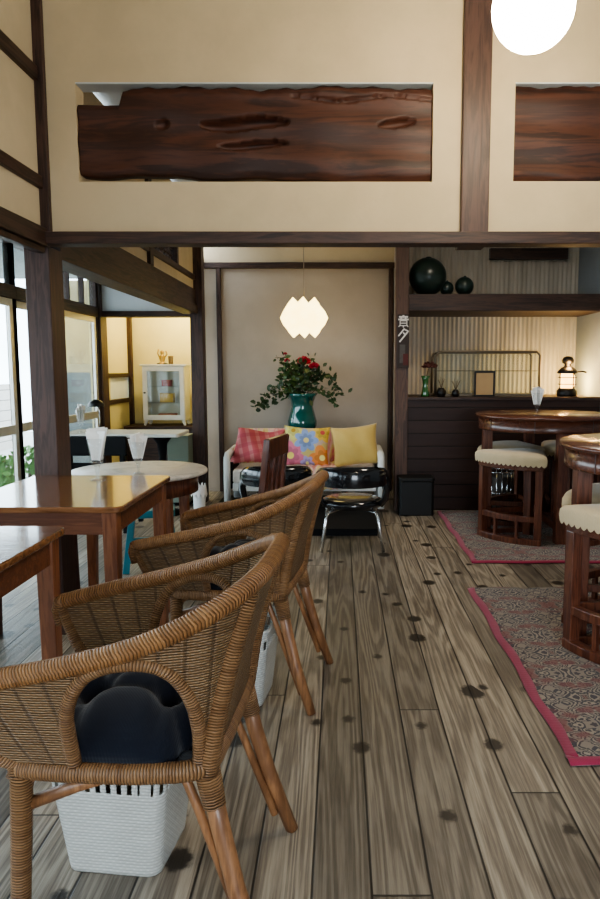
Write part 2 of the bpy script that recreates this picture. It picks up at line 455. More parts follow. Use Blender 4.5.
m_chrome = M_plain('chrome', (.75, .77, .78), .12, 1.0, var=.03)
m_teal = M_plain('teal_paint', (.035, .22, .28), .4)
m_sage = M_plain('sage_green_paint', (.22, .27, .22), .6)
m_cushion = M_fabric('cream_velvet', (.55, .43, .27), .9, 400, .14)
m_cushgrey = m_cushion
m_rug = M_rug()
m_pink = M_fabric('pink_rug_binding', (.30, .036, .075), .9, 700)
m_yelfab = M_fabric('yellow_linen', (.62, .43, .14), .9, 500, .12)
m_floral = M_floral()
m_plaid = M_plaid('pink_plaid_cotton', (.55, .13, .14), (.66, .34, .31), (.45, .08, .11), .085, .3)
m_throw = M_throw('patterned_throw')
m_crochet = M_fabric('white_crochet', (.72, .66, .58), .95, 250, .2)
m_bin = M_plain('white_bin_plastic', (.72, .72, .70), .5)
m_vase = M_plain('teal_glaze', (.004, .10, .092), .06, coat=1.0, var=.3)
m_leaf = M_plain('dark_green_leaf', (.030, .060, .020), .45, var=.45, nscale=30)
m_leaf2 = M_plain('mid_green_leaf', (.055, .105, .035), .45, var=.45, nscale=30)
m_stem = M_plain('brown_stem', (.08, .05, .025), .7)
m_petal = M_plain('crimson_petal', (.48, .03, .06), .6, var=.35, nscale=40)
m_float = M_plain('dark_green_glass', (.016, .030, .024), .3, var=.4)
m_greeng = M_plain('green_vase_glass', (.035, .13, .035), .08, coat=1.0, var=.3)
m_dryf = M_plain('dried_flower', (.12, .04, .03), .9, var=.4, nscale=60)
m_iron = M_plain('black_iron', (.018, .015, .013), .4, .4)
m_brass = M_plain('aged_brass', (.42, .28, .10), .35, .9)
m_caseb = M_plain('case_bronze', (.16, .13, .09), .4, .5)
m_tan = M_plain('tan_card', (.46, .30, .15), .8)
m_signw = M_plain('sign_board_wood', (.035, .018, .012), .6, var=.3)
m_signl = M_plain('sign_lettering', (.80, .74, .68), .7)
m_signp = M_plain('sign_grey_picture', (.10, .085, .075), .8, var=.4, nscale=30)
m_signr = M_plain('sign_red_picture', (.10, .022, .018), .8, var=.3)
m_red = M_plain('red_box', (.52, .05, .06), .6)
m_ybox = M_plain('yellow_box', (.72, .45, .06), .6)
m_orange = M_plain('orange_box', (.68, .17, .07), .6)
m_globe = M_emit('opal_globe_light', (1.0, .86, .62), 34, (1.0, .84, .58))
m_star = M_emit('paper_lamp_light', (1.0, .80, .32), 3.4, (1.0, .74, .25), 9)
m_lantern = M_emit('lantern_flame_glass', (1.0, .60, .18), 4.5, (1.0, .50, .12), 30)
m_cord = M_plain('lamp_cord', (.34, .28, .22), .6)
m_gravel = M_plain('garden_gravel', (.42, .42, .40), .95, var=.3, nscale=20)
m_fence = M_planked('garden_fence_boards', (.36, .31, .28), (.46, .42, .38), .18)
m_bush = M_plain('shrub_leaf', (.10, .24, .05), .6, var=.5, nscale=20)
m_shoji = M_plain('frosted_pane', (.80, .84, .86), .6)
m_blackbin = M_plain('black_waste_bin', (.008, .008, .008), .6)

# ------------------------------------------------------------------ room shell
XW = -2.45; XI = -1.326; XR = 2.3; YF = 3.2; YB = 7.2; YK = -2.2
b = MB().box(XW-.15, XR+.1, YK-.1, 8.4, -.08, 0); struct('floor', b, m_floor, 'weathered wooden plank floor with dark knots')

# front wall (over the beam) with two openings
Z0, Z1 = 1.85, 3.2
b = MB()
b.box(-1.313, -1.151, YF, YF+.1, Z0, Z1); b.box(-1.151, .406, YF, YF+.1, Z0, 2.075); b.box(-1.151, .406, YF, YF+.1, 2.492, Z1)
b.box(.406, .763, YF, YF+.1, Z0, Z1); b.box(.763, XR, YF, YF+.1, Z0, 2.077); b.box(.763, XR, YF, YF+.1, 2.492, Z1)
struct('wall_front', b, m_cream, 'cream plaster wall above the lintel with two slots')
struct('trim_1', MB().box(-1.33, XR, YF-.05, YF+.05, 1.801, 1.853), m_dark, 'dark wooden lintel across the room', bevel=.004)
struct('trim_2', MB().box(.531, .652, YF-.035, YF+.12, 1.80, 3.2), m_post, 'brown upright timber above the lintel beside globe lamp', bevel=.004)
struct('trim_3', MB().box(-1.318, -1.277, YF-.03, YF+.05, 1.85, 3.2), m_darkz, 'thin dark upright in the left corner', bevel=.003)
struct('trim_4', MB().box(-1.412, -1.30, YF, YF+.16, 0, 1.80), m_post, 'dark brown square post beside the tables', bevel=.006)
# left upper wall of the near room
struct('wall_left', MB().box(-1.40, -1.318, YK, YF+.02, 1.87, 3.2), m_cream_side, 'cream plaster upper wall on the left')
struct('trim_5', MB().box(-1.41, -1.29, YK, YF-.005, 1.792, 1.87), m_darky, 'dark lintel along the veranda side', bevel=.004)
struct('trim_6', MB().box(-1.36, -1.298, YK, YF-.02, 2.487, 2.546), m_darky, 'upper dark rail on left wall', bevel=.003)
struct('trim_7', MB().box(-1.36, -1.298, YK, YF-.02, 2.039, 2.09), m_darky, 'lower dark rail on left wall', bevel=.003)
struct('trim_8', MB().box(-1.345, -1.305, YK, YF-.02, 1.765, 1.79), m_darky, 'grooved track under the left lintel', bevel=.003)
# inner left beam of rear room, post, transom
b = MB().box(XI-.11, XI, YF+.16, 6.6, 1.845, 1.985); b.box(XI-.13, XI+.018, YF+.16, 6.6, 1.765, 1.845)
struct('trim_9', b, m_darky, 'long dark beam from front post to rear post', bevel=.004)
struct('trim_10', MB().box(-1.385, -1.268, 6.55, 6.68, 0, 2.75), m_darkz, 'dark rear post beside the alcove', bevel=.004)
b = MB().box(XI-.06, XI-.02, YF+.12, 6.56, 1.985, 2.07); b.box(XI-.06, XI-.02, 5.87, 6.56, 2.12, 2.75); b.box(XI-.06, XI-.02, YF+.12, 5.03, 2.12, 2.75); b.box(XI-.06, XI-.02, 5.0, 5.9, 2.5, 2.75)
struct('wall_inner', b, m_cream_side, 'cream strip over the long beam')
b = MB().box(XI-.08, XI, YF+.12, 6.56, 2.07, 2.115); b.box(XI-.09, XI+.005, 5.0, 5.09, 1.985, 2.75); b.box(XI-.08, XI, 5.84, 5.9, 2.07, 2.75); b.box(XI-.08, XI, 5.0, 5.9, 2.46, 2.52)
struct('trim_11', b, m_darky, 'dark rails framing the lattice transom', bevel=.003)
b = MB()
for k in range(1, 9): b.box(XI-.055, XI-.035, 5.09+k*.0835-.007, 5.09+k*.0835+.007, 2.11, 2.47)
for k in range(1, 6): b.box(XI-.055, XI-.035, 5.08, 5.85, 2.11+k*.06-.006, 2.11+k*.06+.006)
struct('window_9', b, m_darkz, 'dark wooden lattice transom')
# engawa side: end wall, header
struct('wall_end', MB().box(XW, -1.385, YB, YB+.1, 1.838, 2.6), m_white, 'pale wall over the far doorway')
struct('trim_12', MB().box(XW, -1.385, YB-.03, YB+.12, 1.785, 1.842), m_dark, 'dark header over the far doorway', bevel=.003)
struct('trim_13', MB().box(XW-.04, XW+.045, YB-.07, YB+.12, 0, 2.45), m_darkz, 'dark corner post at the end of the windows', bevel=.003)
struct('ceiling', MB().box(XW-.2, XI-.05, YK, YB+.1, 2.32, 2.36).box(XI-.12, XR+.1, YF+.05, YB+.1, 2.78, 2.84).box(-1.42, XR+.1, YK, YF+.1, 3.2, 3.26).box(XW-.1, -1.2, YB+.1, 8.4, 2.3, 2.36), m_white, 'plain white ceiling')
# yellow room
b = MB().box(XW, -1.2, 8.2, 8.3, 0, 2.3); b.box(XW-.1, XW, YB, 7.5, 0, 2.3); b.box(XW-.1, XW, 7.5, 8.2, 0, .93); b.box(XW-.1, XW, 7.5, 8.2, 1.17, 2.3); b.box(-1.3, -1.2, YB+.1, 8.3, 0, 2.3)
struct('wall_far', b, m_yellow, 'cream walls of the lit far room')
struct('trim_14', MB().box(XW, XW+.045, 8.14, 8.2, 0, 2.3), m_darkz, 'dark corner post in the far room')
b = MB().box(XW-.03, XW+.02, 7.3, 8.2, 1.17, 1.215); b.box(XW-.03, XW+.02, 7.3, 8.2, .885, .93)
struct('trim_15', b, m_darky, 'dark rails around the low far window')
struct('window_8', MB().box(XW-.05, XW-.02, 7.5, 8.2, .93, 1.17), m_shoji, 'low frosted window in the far room')
# alcove
b = MB().box(-1.385, -1.243, YB, YB+.1, 0, 2.26); struct('wall_strip', b, m_strip, 'pale strip of wall left of the alcove')
struct('wall_alcove', MB().box(-1.243, .60, YB, YB+.1, 0, 2.26), m_alcove, 'beige alcove wall behind the small sofa')
struct('wall_back', MB().box(-1.385, .60, YB, YB+.1, 2.26, 2.79), m_cream, 'cream wall above the alcove rail')
struct('trim_16', MB().box(-1.37, .56, YB-.05, YB, 2.262, 2.318), m_dark, 'dark rail over the alcove', bevel=.003)
struct('trim_17', MB().box(-1.243, -1.198, YB-.045, YB, 0, 2.262), m_darkz, 'thin dark upright left of alcove', bevel=.003)
struct('trim_18', MB().box(.489, .53, YB-.045, YB, 0, 2.262), m_darkz, 'thin dark upright right of alcove', bevel=.003)
struct('trim_19', MB().box(.486, .597, 6.17, 6.30, 0, 2.78), m_postb, 'brown post between alcove and counter', bevel=.004)
struct('wall_partition', MB().box(.545, .597, 6.30, YB+.1, 0, 2.78), m_strip, 'side wall between alcove and counter')
# counter recess
b = MB(); per = .043; N = int((XR-.597)/per*8)
b.grid(lambda i, j: Vector((.597+(XR-.597)*i/N, 6.9+.004*sin(2*pi*(XR-.597)*i/N/per), (.9, 2.78)[j])), N+1, 2)
t = NT('corrugated_pale_sheet'); v = t.coord(); n = t.noise(t.map(v, (9, 1, .8)), 1.2, 5)
t.bsdf(t.ramp(n, [(.3, (.40, .36, .29)), (.5, (.55, .50, .42)), (.75, (.62, .57, .48))]), .6, spec=.3); m_corr = t.m
struct('wall_counter', b, m_corr, 'pale corrugated wall behind the counter', smooth=True)
b = MB().box(XR, XR+.1, YK, 3.2, 0, 3.2); b.box(XR, XR+.1, 3.2, 7.0, 0, 2.8); struct('wall_right', b, m_greyw, 'grey plaster wall on the right')
struct('trim_20', MB().box(.597, XR, 6.17, 6.86, 1.76, 1.905), m_dark, 'thick dark shelf beam above the counter', bevel=.004)
struct('trim_21', MB().box(1.43, 2.17, 6.82, 6.88, 2.30, 2.40), m_dark, 'dark rail high on the corrugated wall')
# wall behind the camera: opening added as front fill, sized for its gradient
b = MB().box(XW-.1, -.1, YK-.1, YK, 0, 3.2); b.box(1.9, XR+.1, YK-.1, YK, 0, 3.2); b.box(-.1, 1.9, YK-.1, YK, 2.35, 3.2)
struct('wall_rear', b, m_cream_side, 'cream wall behind the viewer')

# ---- veranda windows
def window(n, y0, y1, label):
    fr = MB()
    fr.box(XW-.06, XW+.03, y0, y1, 1.776, 1.875); fr.box(XW-.06, XW+.03, y0, y1, 2.18, 2.32)
    fr.box(XW-.06, XW+.05, y0, y1, 0, .05)
    fr.box(XW-.05, XW+.02, y0-.018, y0+.018, 0, 2.32); fr.box(XW-.05, XW+.02, y1-.018, y1+.018, 0, 2.32)
    w = struct('window_%d' % n, fr, m_darky, label, bevel=.003)
    mul = MB(); k = y0
    c = max(2, round((y1-y0)/.36))
    for q in range(1, c):
        yy = y0+(y1-y0)*q/c; mul.box(XW-.03, XW+.02, yy-.013, yy+.013, 1.875, 2.18)
    put('transom_bar', mul, m_darkz, w)
    put('transom_pane', MB().box(XW-.012, XW-.008, y0, y1, 1.875, 2.18), m_glass, w)
    mid = (y0+y1)/2
    for a, c2, xx in ((y0+.03, mid+.035, XW-.03), (mid-.035, y1-.03, XW+.0)):
        s = MB(); q = .055
        s.box(xx-.013, xx+.013, a, a+q, .05, 1.776); s.box(xx-.013, xx+.013, c2-q, c2, .05, 1.776)
        s.box(xx-.013, xx+.013, a+q, c2-q, .05, .12); s.box(xx-.013, xx+.013, a+q, c2-q, 1.72, 1.776); s.box(xx-.013, xx+.013, a+q, c2-q, .77, .84)
        so = put('sash', s, m_alu, w, bevel=.003)
        put('pane', MB().box(xx-.003, xx+.003, a+q, c2-q, .1, 1.74), m_glass, so)
    return w
ys = [-2.1, -.2, 1.65, 3.5, 5.33, 7.12]
for k in range(5):
    window(k+1, ys[k], ys[k+1], ['veranda window nearest the viewer', 'second veranda window', 'third veranda window beside the tables', 'veranda window left of the brown post', 'far veranda window right of the brown post'][k])

# ---- garden beyond the windows
struct('trim_23', MB().box(-4.3, XW-.08, -2.6, 8.6, 2.34, 2.40), m_greyw, 'eave added over the veranda windows to darken the transoms')  # eave put in so the transom panes look darker
struct('wall_reflection_grey', MB().box(-3.75, XW-.12, 8.75, 8.85, -.15, 1.22), M_plaster('reflection_grey', (.14, .16, .17), .3), 'added grey lower panel outside, imitating the reflection in the far window')  # added panel: grey lower half of the room's reflection in the pane
struct('wall_reflection_ochre', MB().box(-3.75, XW-.12, 8.75, 8.85, 1.22, 2.34), M_plaster('reflection_ochre', (.42, .34, .2), .2), 'added ochre upper panel outside, imitating the reflection in the far window')  # added panel: yellowish upper half of that reflection
struct('ground', MB().box(-14, XW-.12, -8, 16, -.3, -.15).box(-14, 8, -12, YK-.12, -.3, -.15), m_gravel, 'pale garden ground')
fn = put('garden_fence', MB().box(-6.0, -5.9, -3, 13, -.16, 1.0), m_fence); tag(fn, 'pale board fence beyond the veranda windows', 'fence')
def bush(x, y, r, h, label):
    mb = MB(); rnd = random.Random(int(x*100+y*10))
    for k in range(420):
        a = rnd.uniform(0, 2*pi); u = rnd.uniform(-1, 1); rr = r*(.55+.45*rnd.random())
        c = Vector((rr*sqrt(1-u*u)*cos(a), rr*sqrt(1-u*u)*sin(a), h/2+u*h/2*.95))
        d = Vector((rnd.gauss(0, 1), rnd.gauss(0, 1), rnd.gauss(.4, 1))).normalized(); s = d.orthogonal().normalized(); L = .09
        vs = [mb.bm.verts.new(c+p) for p in (-d*L*.5, s*L*.3, d*L*.6, -s*L*.3)]; mb.face(vs)
    tk = MB().tube([(0, 0, 0), (.01, 0, h*.6)], .02, 6)
    t_ = thing('garden_shrub', label, 'shrub', (x, y, -.15), 0, 'shrubs outside the veranda')
    put('foliage', mb, m_bush, t_); put('stem', tk, m_stem, t_)
bush(-3.35, 6.45, .36, .68, 'bright green shrub outside the window left of the brown post')
bush(-3.3, 7.35, .32, .6, 'small green shrub outside the far veranda window')

# ------------------------------------------------------------------ timber slabs in the wall slots
def slab(name, label, x0, x1, zb, zt, holes, topn, notch=None, seed=1):
    rnd = random.Random(seed); nx, nz = 200, 48
    ph = [rnd.uniform(0, 6) for _ in range(6)]
    def top(x):
        z = zt + .006*sin(x*9+ph[0])+.004*sin(x*31+ph[1])+.002*sin(x*83+ph[2])
        if notch: z = min(z, notch(x))
        return z
    def bot(x): return zb + (.030*max(0, min(1, (-.62-x)/.12)) if notch else 0) + .010*sin(x*5+ph[3])+.004*sin(x*23+ph[4])
    def fn(i, j):
        x = x0+(x1-x0)*i/nx; a, c = bot(x), top(x); z = a+(c-a)*j/nz
        d = .006*sin(z*40+x*3)+.003*sin(x*17)
        for hx, hz, rx, rz, dep in holes:
            q = ((x-hx)/rx)**2+((z-hz-.01*sin((x-hx)*14))/rz)**2
            d += dep*max(0, 1-q)**.35 if q < 1 else 0
        edge = min(j, nz-j)/nz
        d += .018*max(0, 1-edge*14)
        return Vector((x, YF+.010+d, z))
    f = MB(); V = f.grid(fn, nx+1, nz+1)
    bk = [[f.bm.verts.new((V[i][j].co.x, YF+.09, V[i][j].co.z)) for j in (0, nz)] for i in range(nx+1)]
    for i in range(nx):
        f.face([V[i][0], V[i+1][0], bk[i+1][0], bk[i][0]]); f.face([V[i][nz], bk[i][1], bk[i+1][1], V[i+1][nz]])
        f.face([bk[i][0], bk[i+1][0], bk[i+1][1], bk[i][1]])
    f.face([V[0][j] for j in range(nz, -1, -1)]+bk[0]); f.face([V[nx][j] for j in range(nz+1)]+bk[nx][::-1])
    o = put(name, f, m_plank, None, True); tag(o, label, 'wood slab', 'old timber slabs set in the wall')
    return o
nt = lambda x: 2.41 if x < -1.0 else (2.41+.06*min(1, (x+1.0)/-.02) if x < -.98 else 9)
def nt(x):
    if x < -.965: return 2.405
    return 2.405+min(1, (x+.965)/.02)*.2
struct('trim_22', MB().box(-1.151, .406, YF+.002, YF+.1, 2.487, 2.4925).box(.763, XR, YF+.002, YF+.1, 2.487, 2.4925), m_white, 'pale soffits of the wall slots')
slab('timber_slab', 'long dark old timber slab with hollows, left slot in the cream wall', -1.149, .404, 2.085, 2.476,
     [(-.42, 2.325, .20, .028, .06), (-.385, 2.235, .155, .018, .05), (.25, 2.325, .085, .020, .045), (.1, 2.43, .35, .006, .03), (-.78, 2.32, .03, .02, .02)], 0, nt, 3)
slab('timber_slab', 'plain dark timber slab in the right slot under the globe lamp', .765, 2.25, 2.08, 2.488, [(1.5, 2.2, .2, .01, .02)], 0, None, 9)

# ------------------------------------------------------------------ lamps
gl = thing('globe_lamp', 'white glowing globe pendant lamp at top right', 'lamp', (.622, 2.4, 2.408))
put('globe', MB().lathe([(.131*sin(pi*k/20), -.131*cos(pi*k/20)) for k in range(1, 20)], 36), m_globe, gl, True)
put('holder', MB().lathe([(.05, .125), (.05, .16), (.03, .18), (.012, .2)], 20), m_iron, gl, True)
put('cord', MB().tube([(0, 0, .19), (0, 0, .807)], .005, 8), m_cord, gl)

st = thing('paper_star_lamp', 'glowing yellow folded paper pendant lamp over the sofa', 'lamp', (-.319, 6.3, 1.708))
f = MB(); rings = []
prof = [(.11, -.172, .085, -.125), (.155, -.125, .14, -.105), (.185, -.07, .185, -.06), (.213, 0, .213, 0), (.185, .06, .185, .07), (.14, .105, .155, .125), (.085, .125, .11, .178)]
for (ra, za, rb, zb_) in prof:
    rings.append([])
for k in range(12):
    a = pi/6*k - pi/2
    for r_, (ra, za, rb, zb_) in zip(rings, prof):
        lo = min(za, 0) ; pk = (k % 2 == 0)
        if za < 0 or zb_ < 0: rr, zz = (ra, za) if pk else (rb, zb_)
        elif za == 0: rr, zz = ra, 0
        else: rr, zz = (rb, zb_) if pk else (ra, za)
        r_.append(f.bm.verts.new((rr*cos(a), rr*sin(a), zz)))
for i in range(len(rings)-1):
    for k in range(12): f.face([rings[i][k], rings[i][(k+1) % 12], rings[i+1][(k+1) % 12], rings[i+1][k]])
inn = [f.bm.verts.new((.05*cos(pi/6*k-pi/2), .05*sin(pi/6*k-pi/2), .11)) for k in range(12)]
inb = [f.bm.verts.new((.05*cos(pi/6*k-pi/2), .05*sin(pi/6*k-pi/2), -.11)) for k in range(12)]
for k in range(12):
    f.face([rings[-1][k], rings[-1][(k+1) % 12], inn[(k+1) % 12], inn[k]]); f.face([rings[0][(k+1) % 12], rings[0][k], inb[k], inb[(k+1) % 12]])
put('shade', f, m_star, st)
put('cord', MB().tube([(0, 0, .1), (0, 0, 1.07)], .0035, 8), m_cord, st)

# ------------------------------------------------------------------ tables on the left
def cafe_table(label, x0, x1, y0, y1, h):
    t = thing('cafe_table', label, 'table', ((x0+x1)/2, (y0+y1)/2, 0), 0, 'wooden cafe tables')
    w, d = (x1-x0)/2, (y1-y0)/2
    put('table_top', MB().prism(rrect(-w, w, -d, d, .035, 6), h-.022, h), m_table, t, bevel=.005)
    a = MB(); i = .03
    a.box(-w+i, w-i, -d+i, -d+i+.02, h-.105, h-.022); a.box(-w+i, w-i, d-i-.02, d-i, h-.105, h-.022)
    a.box(-w+i, -w+i+.02, -d+i+.02, d-i-.02, h-.105, h-.022); a.box(w-i-.02, w-i, -d+i+.02, d-i-.02, h-.105, h-.022)
    put('apron', a, m_tap, t, bevel=.002)
    for sx in (-1, 1):
        for sy in (-1, 1):
            cx, cy = sx*(w-i-.018), sy*(d-i-.018)
            put('leg', MB().bar((cx, cy, h-.022), (cx, cy, 0), .054, .054, (0, 1, 0), .042, .042), m_tleg, t, bevel=.004)
    return t
cafe_table('glossy brown wooden table in front of the brown post, with a napkin glass', -1.40, -.772, 2.42, 3.18, .77)
cafe_table('brown wooden table nearest the viewer at the left edge', -1.46, -.843, 1.385, 2.13, .77)

rt = thing('round_table', 'round marble topped table on dark wooden legs behind the square table', 'table', (-1.08, 3.73, 0))
put('table_top', MB().lathe([(.345, .693), (.362, .70), (.362, .713), (.352, .72)], 48), m_marble, rt, True)
put('apron', MB().lathe([(.30, .60), (.31, .60), (.31, .693), (.30, .693)], 40), m_mah, rt, True)
for a in (45, 135, 225, 315):
    c, s_ = cos(radians(a)), sin(radians(a))
    put('leg', MB().bar((c*.27, s_*.27, .69), (c*.285, s_*.285, 0), .055, .055, (0, 1, 0), .038, .038), m_tleg, rt, bevel=.004)

# ------------------------------------------------------------------ parfait glasses with napkins
def napkin_glass(loc, label_g, label_n, s=1.0, first=[None, None], rz=0):
    if first[0] is None:
        g = thing('parfait_glass', label_g, 'glass', loc, rz, 'parfait glasses holding napkins')
        put('bowl', MB().lathe([(.012, .062), (.022, .075), (.028, .10), (.034, .14), (.040, .185), (.038, .185), (.032, .14), (.026, .10), (.02, .079)], 20, cap0=True, cap1=True), m_thin, g, True)
        put('stem', MB().lathe([(.008, .006), (.006, .02), (.009, .045), (.012, .062)], 14), m_thin, g, True)
        put('foot', MB().lathe([(.032, 0), (.033, .003), (.012, .008), (.008, .01)], 20), m_thin, g, True)
        f = MB()
        rnd = random.Random(5)
        for k in range(6):
            a = -.35+k*.14; M_ = Matrix.Translation((rnd.uniform(-.006, .006), (k-2.5)*.006, .09)) @ Matrix.Rotation(rnd.uniform(-.12, .12), 4, 'Y') @ Matrix.Rotation(rnd.uniform(-.5, .5), 4, 'Z')
            top = .235-.09 - rnd.uniform(0, .03)
            vs = [(-.018, 0), (.018, 0), (.040, top), (-.038, top*.97)]
            A = [f.bm.verts.new(M_ @ Vector((x, -.002, z))) for x, z in vs]; B = [f.bm.verts.new(M_ @ Vector((x, .002, z))) for x, z in vs]
            f.face(A); f.face(B[::-1])
            for q in range(4): f.face([A[q], A[(q+1) % 4], B[(q+1) % 4], B[q]])
        n = put('folded_napkins', f, m_paper, loc=loc); tag(n, label_n, 'napkins', 'napkins in parfait glasses')
        n.scale = (s, s, s); g.scale = (s, s, s); first[0], first[1] = g, n
    else:
        g = dup(first[0], loc, rz, label_g); n = first[1].copy(); COL.objects.link(n); n.location = loc; n.rotation_euler = (0, 0, rz); n['label'] = label_n
        g.scale = (s, s, s); n.scale = (s, s, s)
napkin_glass((-1.062, 3.035, .77), 'stemmed glass on the brown table in front of the post', 'white napkins in the glass on the brown square table', 1.0)
napkin_glass((-1.035, 3.56, .72), 'stemmed glass on the round marble table', 'white napkins in the glass on the marble table', .9, rz=.8)
napkin_glass((-2.20, 5.93, .72), 'stemmed glass on the white table by the far window', 'white napkins in the glass on the white table', 1.05, rz=1.7)
napkin_glass((1.44, 5.12, .92), 'small stemmed glass on the far round bar table', 'white napkins in the glass on the bar table', .9, rz=.3)

# ------------------------------------------------------------------ wicker armchairs
def wicker_chair(label, loc, rz):
    t = thing('wicker_armchair', label, 'armchair', loc, rz, 'wicker armchairs')
    ZS = .45
    TOPH = [(.335, .262, .612), (.22, .283, .640), (.06, .295, .678), (-.09, .290, .722), (-.218, .252, .778), (-.290, .155, .82), (-.303, 0, .83)]
    BOTH = [(.205, .235, ZS), (.14, .243, ZS), (.04, .247, ZS), (-.075, .243, ZS), (-.180, .214, ZS), (-.196, .12, ZS), (-.197, 0, ZS)]
    mir = lambda L: L + [(x, -y, z) for x, y, z in L[-2::-1]]
    NS = 221
    T = catmull(mir(TOPH), NS); B = catmull(mir(BOTH), NS)
    acc = [0]
    for i in range(1, NS): acc.append(acc[-1]+((T[i]-T[i-1]).length+(B[i]-B[i-1]).length)/2)
    xc, hw, ah = -.052, .125, .238
    def zb(i):
        q = (B[i].x-xc)/hw
        return ZS + (ah*sqrt(max(0, 1-abs(q)**2.3)) if abs(q) < 1 and abs(B[i].y) > .2 else 0)
    def at(i, z):
        f_ = (z-ZS)/(T[i].z-ZS); e = abs(2*i/(NS-1)-1); k_ = max(0, (e-.72)/.28)
        g = max(0, f_)**(1.25-.85*k_)
        return Vector((B[i].x+(T[i].x-B[i].x)*g, B[i].y+(T[i].y-B[i].y)*g, z))
    NV = 16
    f = MB()
    f.grid(lambda i, j: at(i, zb(i)+(T[i].z-zb(i))*j/(NV-1)), NS, NV,
           lambda i, j: (acc[min(i, NS-1)], zb(min(i, NS-1))+(T[min(i, NS-1)].z-zb(min(i, NS-1)))*j/(NV-1)))
    put('woven_shell', f, m_wicker, t, True, solid=.014)
    # rolled braided rim
    rim = [p+Vector((0, 0, .004)) for p in T]
    rim = [Vector((T[0].x+.004, T[0].y, T[0].z-.06))] + [Vector((T[0].x+.012, T[0].y, T[0].z-.02))] + rim + [Vector((T[-1].x+.012, T[-1].y, T[-1].z-.02)), Vector((T[-1].x+.004, T[-1].y, T[-1].z-.06))]
    put('rim', MB().tube(rim, [.012, .016]+[.0215]*NS+[.016, .012], 12), m_braid, t, True)
    # arch trims
    for sgn in (1, -1):
        idx = [i for i in range(NS) if abs(B[i].x-xc) < hw and B[i].y*sgn > .2]
        if sgn < 0: idx = idx[::-1]
        pts = []
        n = 40
        for k in range(n+1):
            a = pi*k/n; cx_ = cos(a); q = (abs(cx_)**(2/2.3))*(1 if cx_ > 0 else -1); xx = xc+hw*q; zz = ZS+ah*(sin(a)**(2/2.3))
            i = min((i for i in range(NS) if B[i].y*sgn > 0), key=lambda i: abs(B[i].x-xx))
            p = at(i, zz); pts.append(Vector((xx+(p.x-B[i].x), p.y, zz)))
        put('arch_trim', MB().tube(pts, .015, 10, flat=1.0), m_wrap, t, True)
        # back and front uprights
        ib = min((i for i in range(NS) if B[i].y*sgn > 0), key=lambda i: abs(B[i].x+.188))
        itp = min((i for i in range(NS) if T[i].y*sgn > 0), key=lambda i: abs(T[i].x+.28))
        put('back_post', MB().tube([B[ib]+Vector((0, 0, -.03))]+[at(ib+int((itp-ib)*k/6), ZS+(T[itp].z-.015-ZS)*k/6)+Vector((-.004, .003*sgn, 0)) for k in range(6)]+[at(itp, T[itp].z-.015)], [.024, .025, .025, .024, .024, .023, .022, .02], 10), m_wrap, t, True)
        i0 = 0 if sgn > 0 else NS-1
        put('front_post', MB().tube([B[i0]+Vector((0, 0, -.03)), B[i0], at(i0, .475), at(i0, .505), at(i0, .56), T[i0]], [.02, .02, .02, .018, .016, .014], 10), m_wrap, t, True)
        # legs
        yb = .2*sgn
        put('leg', MB().tube([(-.182, yb*.96, .435), (-.212, yb*1.0, .30), (-.246, yb*1.06, .17), (-.305, .226*sgn, 0)], [.021, .0205, .02, .017], 12), m_cane, t, True)
        put('leg_brace', MB().tube([(-.11, yb*.95, .44), (-.135, yb*.97, .41), (-.16, yb*.95, .34), (-.262, yb*1.0, .06)], .0105, 8), m_cane, t, True)
        put('leg', MB().tube([(.195, .23*sgn, .44), (.20, .233*sgn, .3), (.215, .24*sgn, 0)], [.023, .022, .019], 12), m_wrap, t, True)
        put('stretcher', MB().tube([(.195, .222*sgn, .345), (.08, .215*sgn, .39), (-.04, .21*sgn, .43)], .0145, 8), m_cane, t, True)
        put('corner_brace', MB().tube([(.195, .222*sgn, .36), (.18, .222*sgn, .405), (.135, .222*sgn, .433)], .01, 8), m_cane, t, True)
        put('leg_binding', MB().tube([(-.18, yb*.96, .45), (-.192, yb*.98, .39), (-.202, yb*1.0, .345)], [.029, .027, .024], 10), m_wrap, t, True)
    # seat rail and woven seat
    loop = [Vector((p.x, p.y, ZS-.013)) for p in B[::4]]
    put('seat_rail', MB().tube(loop, .021, 10, closed=True, up=(0, 0, 1)), m_wrap, t, True)
    s = MB(); s.prism([(p.x*.97, p.y*.97) for p in B[::4]], ZS-.017, ZS)
    uvl = s.uv
    for fc in s.bm.faces:
        for l in fc.loops: l[uvl].uv = (l.vert.co.x, l.vert.co.y)
    put('seat', s, m_wicker, t)
    return t
RZ = atan2(.134, -.991); RZ1 = atan2(.064, -.998)
wc = wicker_chair('brown wicker armchair nearest the viewer with a navy cushion', (-.450, 1.583, 0), RZ1)
dup(wc, (-.376, 2.70, 0), RZ, 'brown wicker armchair farther back, beside the glossy square table', 'wicker armchairs')

